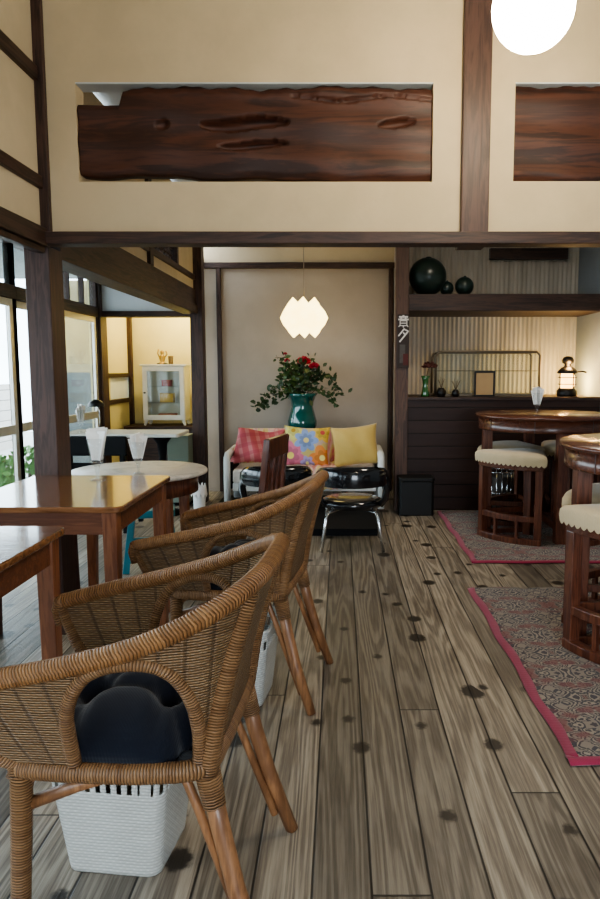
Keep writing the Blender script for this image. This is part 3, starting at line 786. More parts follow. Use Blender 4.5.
def tufted(label, loc, rz):
    f = MB(); n = 44
    W, D, H_ = .192, .238, .115
    tf = [(-.085, -.085), (.085, -.085), (-.085, .085), (.085, .085)]
    def se(u, v, up):
        # square cushion, superellipse edge
        x, y = u*W, v*D
        r = (abs(u)**4+abs(v)**4)**.25
        k = max(0, 1-min(1, r)**3)**.62
        z = H_*k
        c = max(abs(u), abs(v)); sc = c/max(r, 1e-6) if r > 0 else 1
        x, y = x*sc, y*sc
        dd = 0
        for a, b_ in tf: dd += .045*math.exp(-((x-a)**2+(y-b_)**2)/.0012)
        if up:
            dd += .018*math.exp(-(min(abs(x-a) for a in (-.085, .085))/.018)**2)+.018*math.exp(-(min(abs(y-a) for a in (-.085, .085))/.018)**2)+.010*math.exp(-(abs(abs(x)-abs(y))/.018)**2)
        z = z-dd*k
        return Vector((x*(1.03-.03*k), y*(1.03-.03*k), z if up else 0))
    f.grid(lambda i, j: se(-1+2*i/n, -1+2*j/n, True), n+1, n+1); f.grid(lambda i, j: se(-1+2*i/n, -1+2*j/n, False), n+1, n+1)
    bmesh.ops.remove_doubles(f.bm, verts=f.bm.verts, dist=.0008)
    o = put('seat_cushion', f, m_navy, None, True, loc=loc); o.rotation_euler = (0, 0, rz)
    tag(o, label, 'cushion', 'navy seat cushions'); return o
c1 = tufted('navy tufted cushion on the nearest wicker armchair', (-.460, 1.584, .452), RZ1)
c2 = c1.copy(); COL.objects.link(c2); c2.location = (-.386, 2.703, .452); c2.rotation_euler = (0, 0, RZ); c2['label'] = 'navy tufted cushion on the farther wicker armchair, mostly hidden'

# ------------------------------------------------------------------ white baskets
def basket(label, loc, rz):
    t = thing('plastic_basket', label, 'basket', loc, rz, 'white baskets under the armchairs')
    H_ = .30; wb, wt, db, dt = .118, .152, .11, .14
    NP = 4*40; r = .03
    def ring(w, d):
        pts = rrect(-w, w, -d, d, r, 6); P = [Vector((x, y, 0)) for x, y in pts]; P.append(P[0])
        L = [0]
        for a in range(1, len(P)): L.append(L[-1]+(P[a]-P[a-1]).length)
        out = []
        for k in range(NP):
            s = L[-1]*k/NP
            a = max(i for i in range(len(L)-1) if L[i] <= s); q = (s-L[a])/max(1e-9, L[a+1]-L[a]); out.append(P[a].lerp(P[a+1], q))
        return out, L[-1]
    rows = [0, .01, .06, .11, .16, .205, .222, .228, .262, .268, .285, .30]
    rr = [ring(wb+(wt-wb)*z/H_, db+(dt-db)*z/H_) for z in rows]
    f = MB()
    f.grid(lambda i, j: rr[j][0][i]+Vector((0, 0, rows[j])), NP, len(rows), lambda i, j: (i*.0075, rows[j]),
           skip=lambda i, j: j == 7 and (i % 4) in (1, 2) and (i % 40) not in (0, 1, 38, 39), closed=True)
    f.face([f.bm.verts.new(p+Vector((0, 0, .004))) for p in rr[0][0]])
    put('woven_body', f, m_basket, t, True, solid=.005)
    put('rim', MB().tube([p+Vector((0, 0, H_)) for p in rr[-1][0][::2]], .007, 8, closed=True, up=(0, 0, 1)), m_basket2, t, True)
    return t
b1 = basket('white plastic woven basket under the nearest wicker armchair', (-.556, 1.727, 0), -.12)
dup(b1, (-.40, 2.605, 0), -.12, 'white plastic woven basket under the farther wicker armchair')

# ------------------------------------------------------------------ dark stool by the post, teal stool, bin
ds = thing('dark_stool', 'dark wooden stool behind the brown post, mostly hidden by tables', 'stool', (-1.63, 3.49, 0), radians(45))
put('seat', MB().prism(rrect(-.215, .215, -.215, .215, .02), .43, .455), m_stoolw, ds, bevel=.004)
a = MB()
for k in range(4):
    a.box(-.2, .2, -.2, -.18, .375, .43, Matrix.Rotation(k*pi/2, 4, 'Z'))
put('apron', a, m_stoolw, ds)
for sx in (-1, 1):
    for sy in (-1, 1): put('leg', MB().bar((sx*.185, sy*.185, .43), (sx*.195, sy*.195, 0), .045, .045, (0, 1, 0), .036, .036), m_stoolw, ds, bevel=.003)

ts = thing('teal_stool', 'low teal painted stool with splayed legs behind the square table', 'stool', (-1.2, 4.36, 0), .25)
put('seat', MB().prism(rrect(-.15, .15, -.12, .12, .03), .34, .385), m_teal, ts, bevel=.006)
for sx in (-1, 1):
    for sy in (-1, 1): put('leg', MB().bar((sx*.11, sy*.085, .345), (sx*.155, sy*.12, 0), .04, .034, (0, 1, 0)), m_teal, ts, bevel=.003)
put('rail', MB().bar((-.13, -.1, .16), (.13, -.1, .16), .025, .02).bar((-.13, .1, .16), (.13, .1, .16), .025, .02), m_teal, ts)

bn = thing('waste_bin', 'small white bin with a folded bag behind the round marble table', 'bin', (-1.08, 5.3, 0))
put('body', MB().lathe([(.0, .005), (.036, .005), (.05, .34), (.046, .34), (.03, .01)], 24, cap0=False, cap1=False), m_bin, bn, True)
f = MB(); f.grid(lambda i, j: Vector(((.051+.006*j)*cos(2*pi*i/40), (.051+.006*j)*sin(2*pi*i/40), .34+(.05, .0, -.06)[j]*(.7+.3*sin(i*1.7)))), 40, 3, closed=True)
put('bag', f, m_paper, bn, True)

# ------------------------------------------------------------------ white table by the far room, chair, lamp, sage cabinet
wt = thing('white_table', 'long white topped table on a dark pedestal near the far windows', 'table', (-1.85, 6.03, 0))
put('table_top', MB().prism(rrect(-.50, .50, -.225, .235, .03), .69, .72), m_whitetop, wt, bevel=.006)
for px_ in (-.27, .31):
    put('pedestal', MB().lathe([(.16, 0), (.155, .02), (.05, .05), (.032, .10), (.03, .5), (.045, .62), (.10, .69)], 20, (px_, 0, 0)), m_blackw, wt, True)
bc = thing('black_chair', 'black wooden chair with a broad back at the white table', 'chair', (-1.86, 5.52, 0))
put('backrest', MB().box(-.235, .235, -.235, -.205, .60, .75), m_blackw, bc, bevel=.008)
put('back_rail', MB().box(-.215, .215, -.23, -.205, .50, .545), m_blackw, bc, bevel=.004)
put('seat', MB().prism(rrect(-.22, .22, -.22, .22, .03), .42, .46), m_blackw, bc, bevel=.006)
for sx in (-1, 1):
    put('leg', MB().bar((sx*.2, -.22, .61), (sx*.21, -.225, 0), .035, .035, (0, 1, 0)), m_blackw, bc, bevel=.003)
    put('leg', MB().bar((sx*.2, .19, .43), (sx*.205, .2, 0), .035, .035, (0, 1, 0)), m_blackw, bc, bevel=.003)
dl = thing('desk_lamp', 'small black desk lamp with a domed shade on the white table', 'lamp', (-2.09, 6.08, .72))
put('base', MB().lathe([(.055, 0), (.055, .012), (.01, .02)], 20), m_iron, dl, True)
put('pole', MB().tube([(0, 0, .015), (0, 0, .18), (-.02, 0, .23), (-.03, 0, .245)], .005, 8), m_chrome, dl, True)
put('shade', MB().lathe([(.07, 0), (.068, .02), (.05, .045), (.02, .06), (.008, .062)], 20, (-.025, 0, .215), cap0=False), m_iron, dl, True)
sg = thing('sage_cabinet', 'low sage green cabinet behind the white table, beside the rear post', 'cabinet', (-1.47, 6.50, 0))
put('body', MB().box(-.115, .08, -.12, .12, .03, .64), m_sage, sg, bevel=.005)
put('top', MB().box(-.12, .085, -.125, .125, .64, .655), m_sage, sg, bevel=.003)
put('plinth', MB().box(-.11, .075, -.11, .11, 0, .03), m_blackw, sg)

# white display cabinet on a dark sideboard in the far room
sb = thing('sideboard', 'dark low sideboard carrying the small white cabinet', 'sideboard', (-1.92, 7.93, 0))
put('carcass', MB().box(-.45, .45, -.2, .2, .06, .60), m_dark, sb, bevel=.004)
put('top', MB().box(-.47, .47, -.22, .22, .60, .632), m_dark, sb, bevel=.004)
for sx in (-1, 1):
    d = put('door', MB().box(sx*.22-.2, sx*.22+.2, -.215, -.2, .09, .57), m_dark, sb, bevel=.003)
    put('knob', MB().lathe([(.012, 0), (.012, .01), (.006, .014)], 10, (sx*.05, -.23, .35)), m_brass, d)
wcab = thing('white_cabinet', 'small white glass-fronted cabinet on the dark sideboard in the far room', 'cabinet', (-1.955, 7.92, .632))
w, d, h = .235, .13, .66
f = MB().box(-w, w, d-.015, d, .06, h); f.box(-w, -w+.02, -d, d-.015, .06, h); f.box(w-.02, w, -d, d-.015, .06, h); f.box(-w+.02, w-.02, -d, d-.015, .06, .08); f.box(-w+.02, w-.02, -d, d-.015, h-.02, h)
put('carcass', f, m_whitep, wcab, bevel=.003)
put('cornice', MB().box(-w-.02, w+.02, -d-.025, d, h, h+.022), m_whitep, wcab, bevel=.004)
for sx in (-1, 1):
    for sy in (-1, 1): put('foot', MB().bar((sx*(w-.03), sy*(d-.03), .06), (sx*(w-.01), sy*(d-.02), 0), .035, .035, (0, 1, 0), .022, .022), m_whitep, wcab)
for z in (.25, .43): put('shelf', MB().box(-w+.02, w-.02, -d+.02, d-.015, z, z+.008), m_thin, wcab)
f = MB().box(-w+.005, -w+.055, -d-.02, -d, .065, h-.005); f.box(w-.055, w-.005, -d-.02, -d, .065, h-.005); f.box(-w+.055, w-.055, -d-.02, -d, .065, .12); f.box(-w+.055, w-.055, -d-.02, -d, h-.055, h-.005)
dr = put('door', f, m_whitep, wcab, bevel=.003)
put('pane', MB().box(-w+.055, w-.055, -d-.012, -d-.008, .12, h-.055), m_caseg, dr)
put('knob', MB().lathe([(.01, 0), (.014, .008), (.01, .016)], 12, (-w+.03, -d-.03, .36)), m_iron, dr)
for (z, c, nm, lab, sz) in ((.438, m_red, 'gift_box', 'small red box on the top shelf of the white cabinet', (.05, .045, .07)), (.258, m_ybox, 'gift_box', 'yellow box on the middle shelf of the white cabinet', (.075, .05, .10)), (.08, m_orange, 'gift_box', 'flat orange box at the bottom of the white cabinet', (.09, .06, .05))):
    o = put(nm, MB().box(-sz[0], sz[0], -sz[1], sz[1], 0, sz[2]-.012).box(-sz[0]-.003, sz[0]+.003, -sz[1]-.003, sz[1]+.003, sz[2]-.012, sz[2]), c, loc=(-1.945, 7.91, .632+z), bevel=.002); tag(o, lab, 'box', 'boxes in the white cabinet')
fg = thing('brass_figurine', 'golden figurine on top of the white cabinet', 'figurine', (-1.99, 7.9, 1.314))
put('body', MB().lathe([(.045, 0), (.045, .015), (.02, .025), (.03, .05), (.035, .075), (.02, .10), (.014, .11), (.022, .125), (.02, .145), (.008, .155)], 16), m_brass, fg, True)
put('arms', MB().tube([(.03, 0, .08), (.055, 0, .11), (.045, -.01, .15)], .008, 8).tube([(-.03, 0, .08), (-.05, 0, .12), (-.035, -.01, .165)], .008, 8), m_brass, fg, True)
put('plinth', MB().box(-.05, .05, -.04, .04, 0, .012), m_iron, fg)
cu = thing('dark_cup', 'small dark brown cup on top of the white cabinet', 'cup', (-1.895, 7.9, 1.314))
put('body', MB().lathe([(.022, 0), (.025, .01), (.03, .09), (.026, .09), (.02, .012)], 18, cap1=False), m_stem, cu, True)
put('rim', MB().tube([(.028*cos(k*pi/10), .028*sin(k*pi/10), .09) for k in range(20)], .003, 6, closed=True), m_brass, cu, True)

# ------------------------------------------------------------------ sofa group
pl = put('low_platform', MB().box(-1.10, .285, 5.20, 6.62, 0, .045).box(-1.105, .29, 5.195, 6.62, .045, .055), m_blackw, bevel=.003); tag(pl, 'low black platform on the floor under the small sofa', 'platform')
sf = thing('small_sofa', 'small white framed sofa with patterned cover in the alcove', 'sofa', (-.31, 6.25, .055))
put('seat', MB().prism(rrect(-.62, .62, -.28, .26, .03), .22, .34), m_crochet, sf, bevel=.02)
put('seat_frame', MB().box(-.62, .62, -.26, .25, .15, .22), m_whitep, sf, bevel=.005)
put('backrest', MB().prism([(-.60, .20), (.60, .20), (.60, .30), (-.60, .30)], .30, .655), m_throw, sf, bevel=.035)
for sx in (-1, 1):
    x = sx*.665
    arm = [(x, -.27, 0), (x, -.27, .40), (x, -.255, .445), (x, -.21, .465), (x, .24, .475), (x, .27, .46), (x, .28, .0)]
    put('arm', MB().tube(arm, .03, 10), m_whitep, sf, True)
    put('arm_gap_block', MB().box(x-.035, x+.035, -.2, .22, .16, .39), m_blackw, sf, bevel=.008)  # black block stands in for the dark gap inside the arm

def pillow(name, label, mat, w, h, th, loc, rot, floppy=0):
    f = MB(); n = 26
    def fn(i, j, sg):
        u, v = -1+2*i/n, -1+2*j/n
        k = ((1-u*u)*(1-v*v))**.5
        x = w/2*u*(1-.10*(1-v*v)*abs(u)); z = h/2*v*(1-.10*(1-u*u)*abs(v))
        wr = .006*sin(u*7+v*3)*k
        y = sg*(th/2*k**.75)+wr + floppy*.05*sin(u*2.6+1)*sin(v*2.2)
        z += floppy*(.03*u*abs(u)) ; x += floppy*.03*v
        return Vector((x, y, z))
    f.grid(lambda i, j: fn(i, j, 1), n+1, n+1); f.grid(lambda i, j: fn(i, j, -1), n+1, n+1)
    bmesh.ops.remove_doubles(f.bm, verts=f.bm.verts, dist=.0006)
    o = put(name, f, mat, None, True, loc=loc); o.rotation_euler = rot
    return tag(o, label, 'cushion', 'cushions on the sofa')
pillow('scatter_cushion', 'pink checked cushion slumped at the left of the sofa', m_plaid, .43, .34, .15, (-.735, 6.19, .575), (-.38, .13, .10), 1)
pillow('scatter_cushion', 'floral cushion with a big blue flower, middle of the sofa', m_floral, .42, .37, .14, (-.30, 6.20, .575), (-.34, .04, -.03))
pillow('scatter_cushion', 'plain yellow cushion at the right of the sofa', m_yelfab, .42, .37, .15, (.135, 6.16, .585), (-.30, -.11, -.05))
# throw over the seat front
f = MB()
def th(i, j):
    x = -.02+.30*i/24; s = j/20
    if s < .5: y, z = .16-.44*s*2*.9, .352
    else: y, z = -.245-.06*min(1, (s-.5)*6), .352-max(0, (s-.56))*.40
    return Vector((x+.01*sin(j*.7), y, z+.006*sin(i*1.2)+.004*sin(j*1.1)))
f.grid(th, 25, 21)
tw = put('throw_blanket', f, m_throw, None, True, solid=.012, loc=(-.31, 6.25, .055)); tag(tw, 'pinkish patterned throw hanging over the front of the sofa seat', 'throw')

cs = thing('console_table', 'dark console table hidden behind the sofa, carrying the teal vase', 'table', (-.37, 6.87, 0))
put('top', MB().box(-.45, .45, -.22, .2, .59, .62), m_dark, cs, bevel=.004)
for sx in (-1, 1):
    for sy in (-1, 1): put('leg', MB().bar((sx*.41, sy*.17, .59), (sx*.41, sy*.17, 0), .05, .05, (0, 1, 0)), m_dark, cs)
vs = put('vase', MB().lathe([(.0, .0), (.085, .0), (.115, .03), (.142, .09), (.143, .13), (.125, .20), (.106, .27), (.112, .32), (.135, .375), (.155, .405), (.148, .405), (.125, .37), (.095, .31), (.09, .27), (.0, .2)], 40, cap0=False, cap1=False), m_vase, None, True, loc=(-.37, 6.87, .62)); tag(vs, 'large glossy teal vase behind the sofa', 'vase')

def leaf(mb, c, d, up, L, W):
    d = d.normalized(); s = d.cross(up)
    if s.length < 1e-4: s = d.orthogonal()
    s.normalize(); n = s.cross(d)
    p = [c, c+d*L*.35+s*W*.5+n*W*.12, c+d*L*.7+s*W*.4+n*W*.1, c+d*L, c+d*L*.7-s*W*.4+n*W*.1, c+d*L*.35-s*W*.5+n*W*.12]
    v = [mb.bm.verts.new(q) for q in p]; mb.face([v[0], v[1], v[2], v[3]]); mb.face([v[0], v[3], v[4], v[5]])
VB = Vector((-.37, 6.87, 1.0))
def branch(label, pts, nleaf, spread, mat, seed, L=.06):
    rnd = random.Random(seed)
    P = catmull(pts, 30)
    t = thing('leafy_branch', label, 'branch', tuple(VB), 0, 'leafy branches in the teal vase')
    put('stem', MB().tube(P, [.005-.0035*k/29 for k in range(30)], 6), m_stem, t)
    mb = MB()
    for k in range(nleaf):
        i = rnd.randint(7, 29); c = P[i]+Vector((rnd.gauss(0, spread), rnd.gauss(0, spread), rnd.gauss(0, spread)))
        d = Vector((rnd.gauss(0, 1), rnd.gauss(0, 1)-.2, rnd.gauss(.1, .8)))
        leaf(mb, c, d, Vector((rnd.gauss(0, 1), -1.2, rnd.gauss(0, 1))), L*rnd.uniform(.7, 1.2), L*.55)
    put('leaves', mb, mat, t)
branch('long leafy branch drooping to the left of the teal vase', [(-.02, 0, -.05), (-.09, -.02, .08), (-.20, -.04, .10), (-.30, -.06, .03), (-.38, -.08, -.06), (-.42, -.08, -.14)], 85, .028, m_leaf, 1)
branch('leafy branch arching to the right of the teal vase', [(.02, 0, -.05), (.10, -.02, .13), (.19, -.04, .20), (.27, -.05, .17), (.33, -.06, .09), (.36, -.06, .03)], 60, .03, m_leaf, 2)
branch('short sprig hanging at the right of the teal vase', [(.02, 0, -.05), (.14, -.05, .06), (.24, -.07, .03), (.30, -.08, -.03), (.32, -.08, -.09)], 32, .022, m_leaf2, 3)
branch('thick dark foliage in the middle of the teal vase', [(0, 0, -.05), (-.02, 0, .06), (.0, -.01, .13), (.05, -.02, .20), (.05, -.02, .24)], 200, .075, m_leaf, 4, .07)
branch('lighter green foliage at the left middle of the teal vase', [(-.02, 0, -.05), (-.08, -.04, .05), (-.12, -.05, .14), (-.13, -.05, .24), (-.10, -.04, .28)], 130, .05, m_leaf2, 5, .065)
branch('thin upright sprig rising left of the red flowers', [(-.02, 0, -.05), (-.08, 0, .15), (-.14, 0, .28), (-.18, 0, .36), (-.26, 0, .37)], 26, .02, m_leaf, 6, .045)
def flower(label, off, r, seed, mat=m_petal):
    rnd = random.Random(seed); mb = MB()
    for k in range(60):
        a = rnd.uniform(0, 2*pi); e = rnd.uniform(.1, 1.5)
        d = Vector((cos(a)*cos(e), sin(a)*cos(e)-.3, sin(e)))
        leaf(mb, Vector((0, 0, 0))+d*r*.25, d, Vector((rnd.gauss(0, 1), rnd.gauss(0, 1), 1)), r*.8, r*.5)
    t = thing('red_flower', label, 'flower', tuple(VB+Vector(off)), 0, 'crimson flowers in the teal vase')
    put('petals', mb, mat, t); put('stem', MB().tube([(0, 0, 0), (-off[0]*.4, .02, -off[2]*.5), (-off[0]*.9, -off[1], -off[2])], .004, 6), m_stem, t)
flower('large crimson flower at the top of the bouquet', (.02, -.07, .31), .075, 1)
flower('crimson flower right of the largest one in the bouquet', (.12, -.07, .265), .06, 2)
flower('small crimson flower high at the left of the bouquet', (-.14, -.05, .33), .035, 3)
flower('thin crimson bud at the very top left of the bouquet', (-.16, -.03, .40), .022, 4)

# black tub chairs with chrome legs (seen from behind)
def tub_chair(label, loc, rz):
    t = thing('tub_chair', label, 'chair', loc, rz, 'black tub chairs facing the sofa')   # faces +y
    R_ = .235
    # padded upper back band
    f = MB(); n = 48
    a0, a1 = radians(-200), radians(20)
    prof = [(-.022, -.052), (-.03, -.02), (-.026, .03), (-.006, .056), (.014, .05), (.026, .02), (.026, -.025), (.012, -.05)]
    def bandp(i, j):
        u = i/n; a = a0+(a1-a0)*u; side = abs(2*u-1)
        k = 1-side**3; dz = .545-.075*side**3.0
        pr, pz = prof[j % 8]
        sc = .65+.4*k; pz *= (.75+.5*k); pz -= .012*k
        rr = R_+(.02 if True else 0)*k*0 - pr*sc
        # lean back: upper part further out at the rear
        q = Vector((rr*cos(a), rr*sin(a)*1.0, dz+pz*sc))
        q.y -= .05*k
        return q
    f.grid(bandp, n+1, 9)
    put('backrest', f, m_black, t, True)
    # side arms curving down to the seat
    for sx in (-1, 1):
        put('arm', MB().tube([(sx*.215, .075, .475), (sx*.236, .07, .45), (sx*.245, .04, .40), (sx*.235, .0, .34), (sx*.20, -.03, .30)], [.026, .028, .027, .025, .02], 10), m_black, t, True)
        put('back_support', MB().tube([(sx*.225, -.12, .52), (sx*.238, -.10, .44), (sx*.225, -.085, .36), (sx*.19, -.07, .31)], [.022, .022, .022, .018], 10), m_black, t, True)
    put('seat', MB().lathe([(.0, .275), (.15, .275), (.205, .288), (.222, .315), (.215, .335), (.18, .35), (.0, .345)], 36, (0, .03, 0), cap0=False, cap1=False), m_black, t, True)
    for sx in (-1, 1):
        put('leg', MB().tube([(sx*.10, -.08, .28), (sx*.165, -.12, .265), (sx*.178, -.135, .24), (sx*.215, -.185, .0)], .0125, 10), m_chrome, t, True)
        put('leg', MB().tube([(sx*.10, .14, .28), (sx*.165, .18, .265), (sx*.178, .195, .24), (sx*.215, .235, .0)], .0125, 10), m_chrome, t, True)
    return t
tc = tub_chair('black tub chair with chrome legs, right of the two facing the sofa', (.085, 4.90, 0), 0)
dup(tc, (-.455, 4.95, 0), .12, 'black tub chair with chrome legs, left of the two, behind a slatted chair back')

# slat back wooden chair, seen edge-on
sc = thing('slat_chair', 'dark red-brown wooden chair seen edge-on behind the farther wicker armchair', 'chair', (-.58, 3.93, 0), radians(78))  # local -y is its back... faces local +y
for sx in (-1, 1):
    put('leg', MB().bar((sx*.19, -.19, 0), (sx*.18, -.185, .44), .04, .04, (0, 1, 0)).bar((sx*.18, -.185, .44), (sx*.17, -.235, .88), .032, .036, (0, 1, 0)), m_chairw, sc, bevel=.003)
    put('leg', MB().bar((sx*.19, .19, 0), (sx*.18, .185, .43), .04, .04, (0, 1, 0)), m_chairw, sc, bevel=.003)
put('seat', MB().prism(rrect(-.21, .21, -.2, .22, .03), .43, .455), m_chairw, sc, bevel=.005)
put('top_rail', MB().box(-.185, .185, -.248, -.222, .77, .885), m_chairw, sc, bevel=.006)
for k in range(3):
    put('slat', MB().bar((-.09+k*.09, -.19, .455), (-.09+k*.09, -.228, .78), .05, .014, (0, 1, 0)), m_chairw, sc)

# ------------------------------------------------------------------ counter and what stands on it
ct = thing('bar_counter', 'long dark boarded bar counter along the back right', 'counter', (1.45, 6.5, 0))
put('front_panel', MB().box(-.853, .849, -.31, -.27, 0, .985), m_counter, ct)
put('worktop', MB().box(-.853, .849, -.335, .38, .985, 1.013), m_dark, ct, bevel=.003)
f = thing('waste_basket', 'black rectangular bin standing against the counter', 'bin', (.66, 6.03, 0))
put('body', MB().prism(rrect(-.15, .15, -.1, .1, .03), 0, .30), m_blackbin, f, bevel=.008)
put('rim', MB().prism(rrect(-.155, .155, -.105, .105, .03), .30, .33), m_blackbin, f, bevel=.006)

dc = thing('display_case', 'long low glass display case on the counter', 'display case', (1.337, 6.52, 1.013))
w, d, h = .47, .14, .40
def loopfr(y): return [(-w, y, .012), (-w, y, h-.05), (-w+.015, y, h-.015), (-w+.05, y, h), (w-.03, y, h), (w, y, h-.03), (w, y, .012)]
fr = MB().tube(loopfr(-d), .011, 8).tube(loopfr(d), .011, 8)
for x, z in ((-w+.05, h), (w-.03, h), (-w, .012), (w, .012)): fr.tube([(x, -d, z), (x, d, z)], .010, 8)
put('frame', fr, m_caseb, dc, True)
put('base', MB().box(-w, w, -d, d, 0, .02), m_caseb, dc)
put('shelf', MB().box(-w+.012, w-.012, -d+.02, d-.02, .225, .233), m_caseb, dc)
put('glass', MB().box(-w+.01, w-.01, -d-.003, -d+.001, .02, h-.012).box(-w+.02, w-.02, -d, d, h-.004, h), m_caseg, dc)

pf = thing('picture_frame', 'small black frame with a tan card on the counter', 'picture frame', (1.295, 6.30, 1.013))
f = MB(); w, h, q = .0925, .228, .016
f.box(-w, -w+q, -.01, .01, 0, h); f.box(w-q, w, -.01, .01, 0, h); f.box(-w+q, w-q, -.01, .01, 0, q); f.box(-w+q, w-q, -.01, .01, h-q, h)
put('frame', f, m_iron, pf, bevel=.002); put('card', MB().box(-w+q, w-q, -.002, .006, q, h-q), m_tan, pf)
put('stand', MB().bar((0, .008, .15), (0, .07, 0), .04, .005), m_iron, pf)

gv = thing('bud_vase', 'slim green glass vase on the counter', 'vase', (.765, 6.30, 1.013))
put('body', MB().lathe([(.0, 0), (.036, 0), (.04, .015), (.03, .06), (.024, .10), (.03, .15), (.042, .185), (.038, .185), (.026, .15), (.02, .1), (.0, .03)], 22, cap0=False, cap1=False), m_greeng, gv, True)
df = thing('dried_flower', 'brown dried flower head in the green vase', 'flower', (.77, 6.30, 1.06))
put('stem', MB().tube([(0, 0, 0), (.005, 0, .12), (.02, 0, .2)], .004, 6), m_stem, df)
mb = MB(); rnd = random.Random(3)
for k in range(130):
    a = rnd.uniform(0, 2*pi); r_ = .065*sqrt(rnd.random()); leaf(mb, Vector((.03+r_*cos(a), r_*sin(a), .21+.05*(1-(r_/.065)**2)*rnd.random())), Vector((rnd.gauss(0, 1), rnd.gauss(0, 1), .8)), Vector((rnd.gauss(0, 1), 1, 0)), .025, .02)
put('flower_head', mb, m_dryf, df)
def pot(label, x, r):
    t = thing('dark_jar', label, 'jar', (x, 6.28, 1.013), 0, 'dark jars on the counter')
    put('body', MB().lathe([(.0, 0), (r*.8, 0), (r, r*.6), (r*1.05, r*1.2), (r*.7, r*1.7), (r*.6, r*1.9), (.0, r*1.85)], 18, cap0=False, cap1=False), m_iron, t, True)
    mb = MB(); rnd = random.Random(int(x*100))
    for k in range(7):
        a = rnd.uniform(-.8, .8); mb.tube([(0, 0, r*1.6), (sin(a)*.03, 0, r*1.6+.05), (sin(a)*.06, .01, r*1.6+.08+.03*rnd.random())], .0018, 5)
    put('twigs', mb, m_stem, t)
pot('dark round jar with twigs, left of the pair on the counter', .905, .042); pot('dark round jar with twigs, right of the pair on the counter', 1.035, .034)

ln = thing('lantern', 'black iron oil lantern glowing warm on the counter', 'lantern', (2.055, 6.36, 1.013))
put('base', MB().lathe([(.0, 0), (.085, 0), (.09, .012), (.09, .05), (.075, .07), (.05, .075)], 28, cap0=False), m_iron, ln, True)
put('chimney', MB().lathe([(.055, .075), (.064, .10), (.064, .18), (.055, .205)], 24), m_lantern, ln, True)
cg = MB()
for k in range(4):
    a = k*pi/2+.4; cg.tube([(.08*cos(a), .08*sin(a), .05), (.08*cos(a), .08*sin(a), .215)], .005, 6)
for z in (.11, .17): cg.tube([(.08*cos(k*pi/10), .08*sin(k*pi/10), z) for k in range(20)], .0035, 6, closed=True)
put('cage', cg, m_iron, ln, True)
put('hood', MB().lathe([(.085, .205), (.095, .215), (.075, .24), (.05, .262), (.03, .272), (.03, .29), (.05, .30), (.055, .325), (.04, .35), (.015, .36), (.0, .362)], 28, cap1=False), m_iron, ln, True)
put('handle', MB().tube([(.085, 0, .22), (.14, 0, .225), (.17, 0, .215)], .007, 8), m_iron, ln, True)

for r, x, lab in ((.165, .775, 'largest dark green glass float on the shelf beam'), (.062, .945, 'smallest dark green glass float, between the other two'), (.082, 1.10, 'medium dark green glass float, rightmost of the three')):
    t = thing('glass_float', lab, 'glass ball', (x, 6.32, 1.905), 0, 'glass floats on the shelf beam')
    put('ball', MB().lathe([(r*sin(pi*k/24), r-r*cos(pi*k/24)) for k in range(1, 24)], 40), m_float, t, True)
    put('seal', MB().lathe([(r*.16, 0), (r*.15, .006), (r*.08, .01)], 14, (0, -r*.3, r*1.93)), m_float, t, True)

# hanging name plaque on the post
sg = thing('name_plaque', 'dark hanging plaque with pale characters on the post beside the alcove', 'sign', (.549, 6.158, 1.27))
put('board', MB().box(-.052, .052, -.008, .012, 0, .46), m_signw, sg, bevel=.002)
L_ = MB()
def st_(x0, z0, x1, z1, w_=.0145): L_.bar((x0, -.010, z0), (x1, -.010, z1), w_, .004, (0, 1, 0))
# upper character: lid, sun box, legs
st_(-.038, .437, .040, .437); st_(0, .452, 0, .437); st_(-.022, .430, -.016, .418); st_(.022, .430, .016, .418); st_(-.044, .415, .046, .415)
st_(-.028, .404, .030, .404, .008); st_(-.028, .404, -.028, .362, .008); st_(.030, .404, .030, .362, .008); st_(-.028, .383, .030, .383, .008); st_(-.028, .362, .030, .362, .008)
st_(-.04, .352, -.03, .366, .008); st_(.042, .352, .03, .366, .008); st_(0, .362, 0, .346, .009)
# lower character (slanting two-stroke hook with a dot)
st_(.010, .338, -.042, .272, .012); st_(.006, .332, .044, .314, .012); st_(.046, .318, -.032, .222, .013); st_(-.002, .304, .014, .288, .011)
put('lettering', L_, m_signl, sg)
put('picture', MB().box(-.03, .018, -.011, -.008, .04, .20), m_signp, sg); put('picture_patch', MB().box(.0, .045, -.0115, -.008, .02, .12), m_signr, sg)

# ------------------------------------------------------------------ rugs
def rug(label, x0, x1, y0, y1, sides):
    t = thing('persian_rug', label, 'rug', (x0, y0, 0), 0, 'patterned rugs under the bar tables')
    f = MB(); nx, ny = 40, 50; W, D = x1-x0, y1-y0
    f.grid(lambda i, j: Vector((W*i/nx+.006*sin(j*.37)*(1-i/nx), D*j/ny+.006*sin(i*.5), .010+.0015*sin(i*.9+j*.7))), nx+1, ny+1)
    put('pile', f, m_rug, t, True, solid=.008)
    bd = MB()
    def strip(pts, wv):
        n = 40
        for k in range(n):
            pass
    w_ = .032
    if 'l' in sides:
        bd.grid(lambda i, j: Vector((-w_+.002+w_*j*.9+.006*sin(i*.37*50/60), D*i/60-.0, .006+.008*(j == 1))), 61, 3)
    if 'f' in sides:
        bd.grid(lambda i, j: Vector((-w_+ (W+w_)*i/60, -w_+w_*j*.9+.006*sin(i*.33), .006+.008*(j == 1))), 61, 3)
    put('binding', bd, m_pink, t, True, solid=.005)
rug('patterned rug with pink edge under the nearer bar table', .762, 2.25, 2.12, 3.89, 'lf')
rug('patterned rug with pink edge under the farther bar table', .888, 2.25, 4.46, 6.10, 'lf')

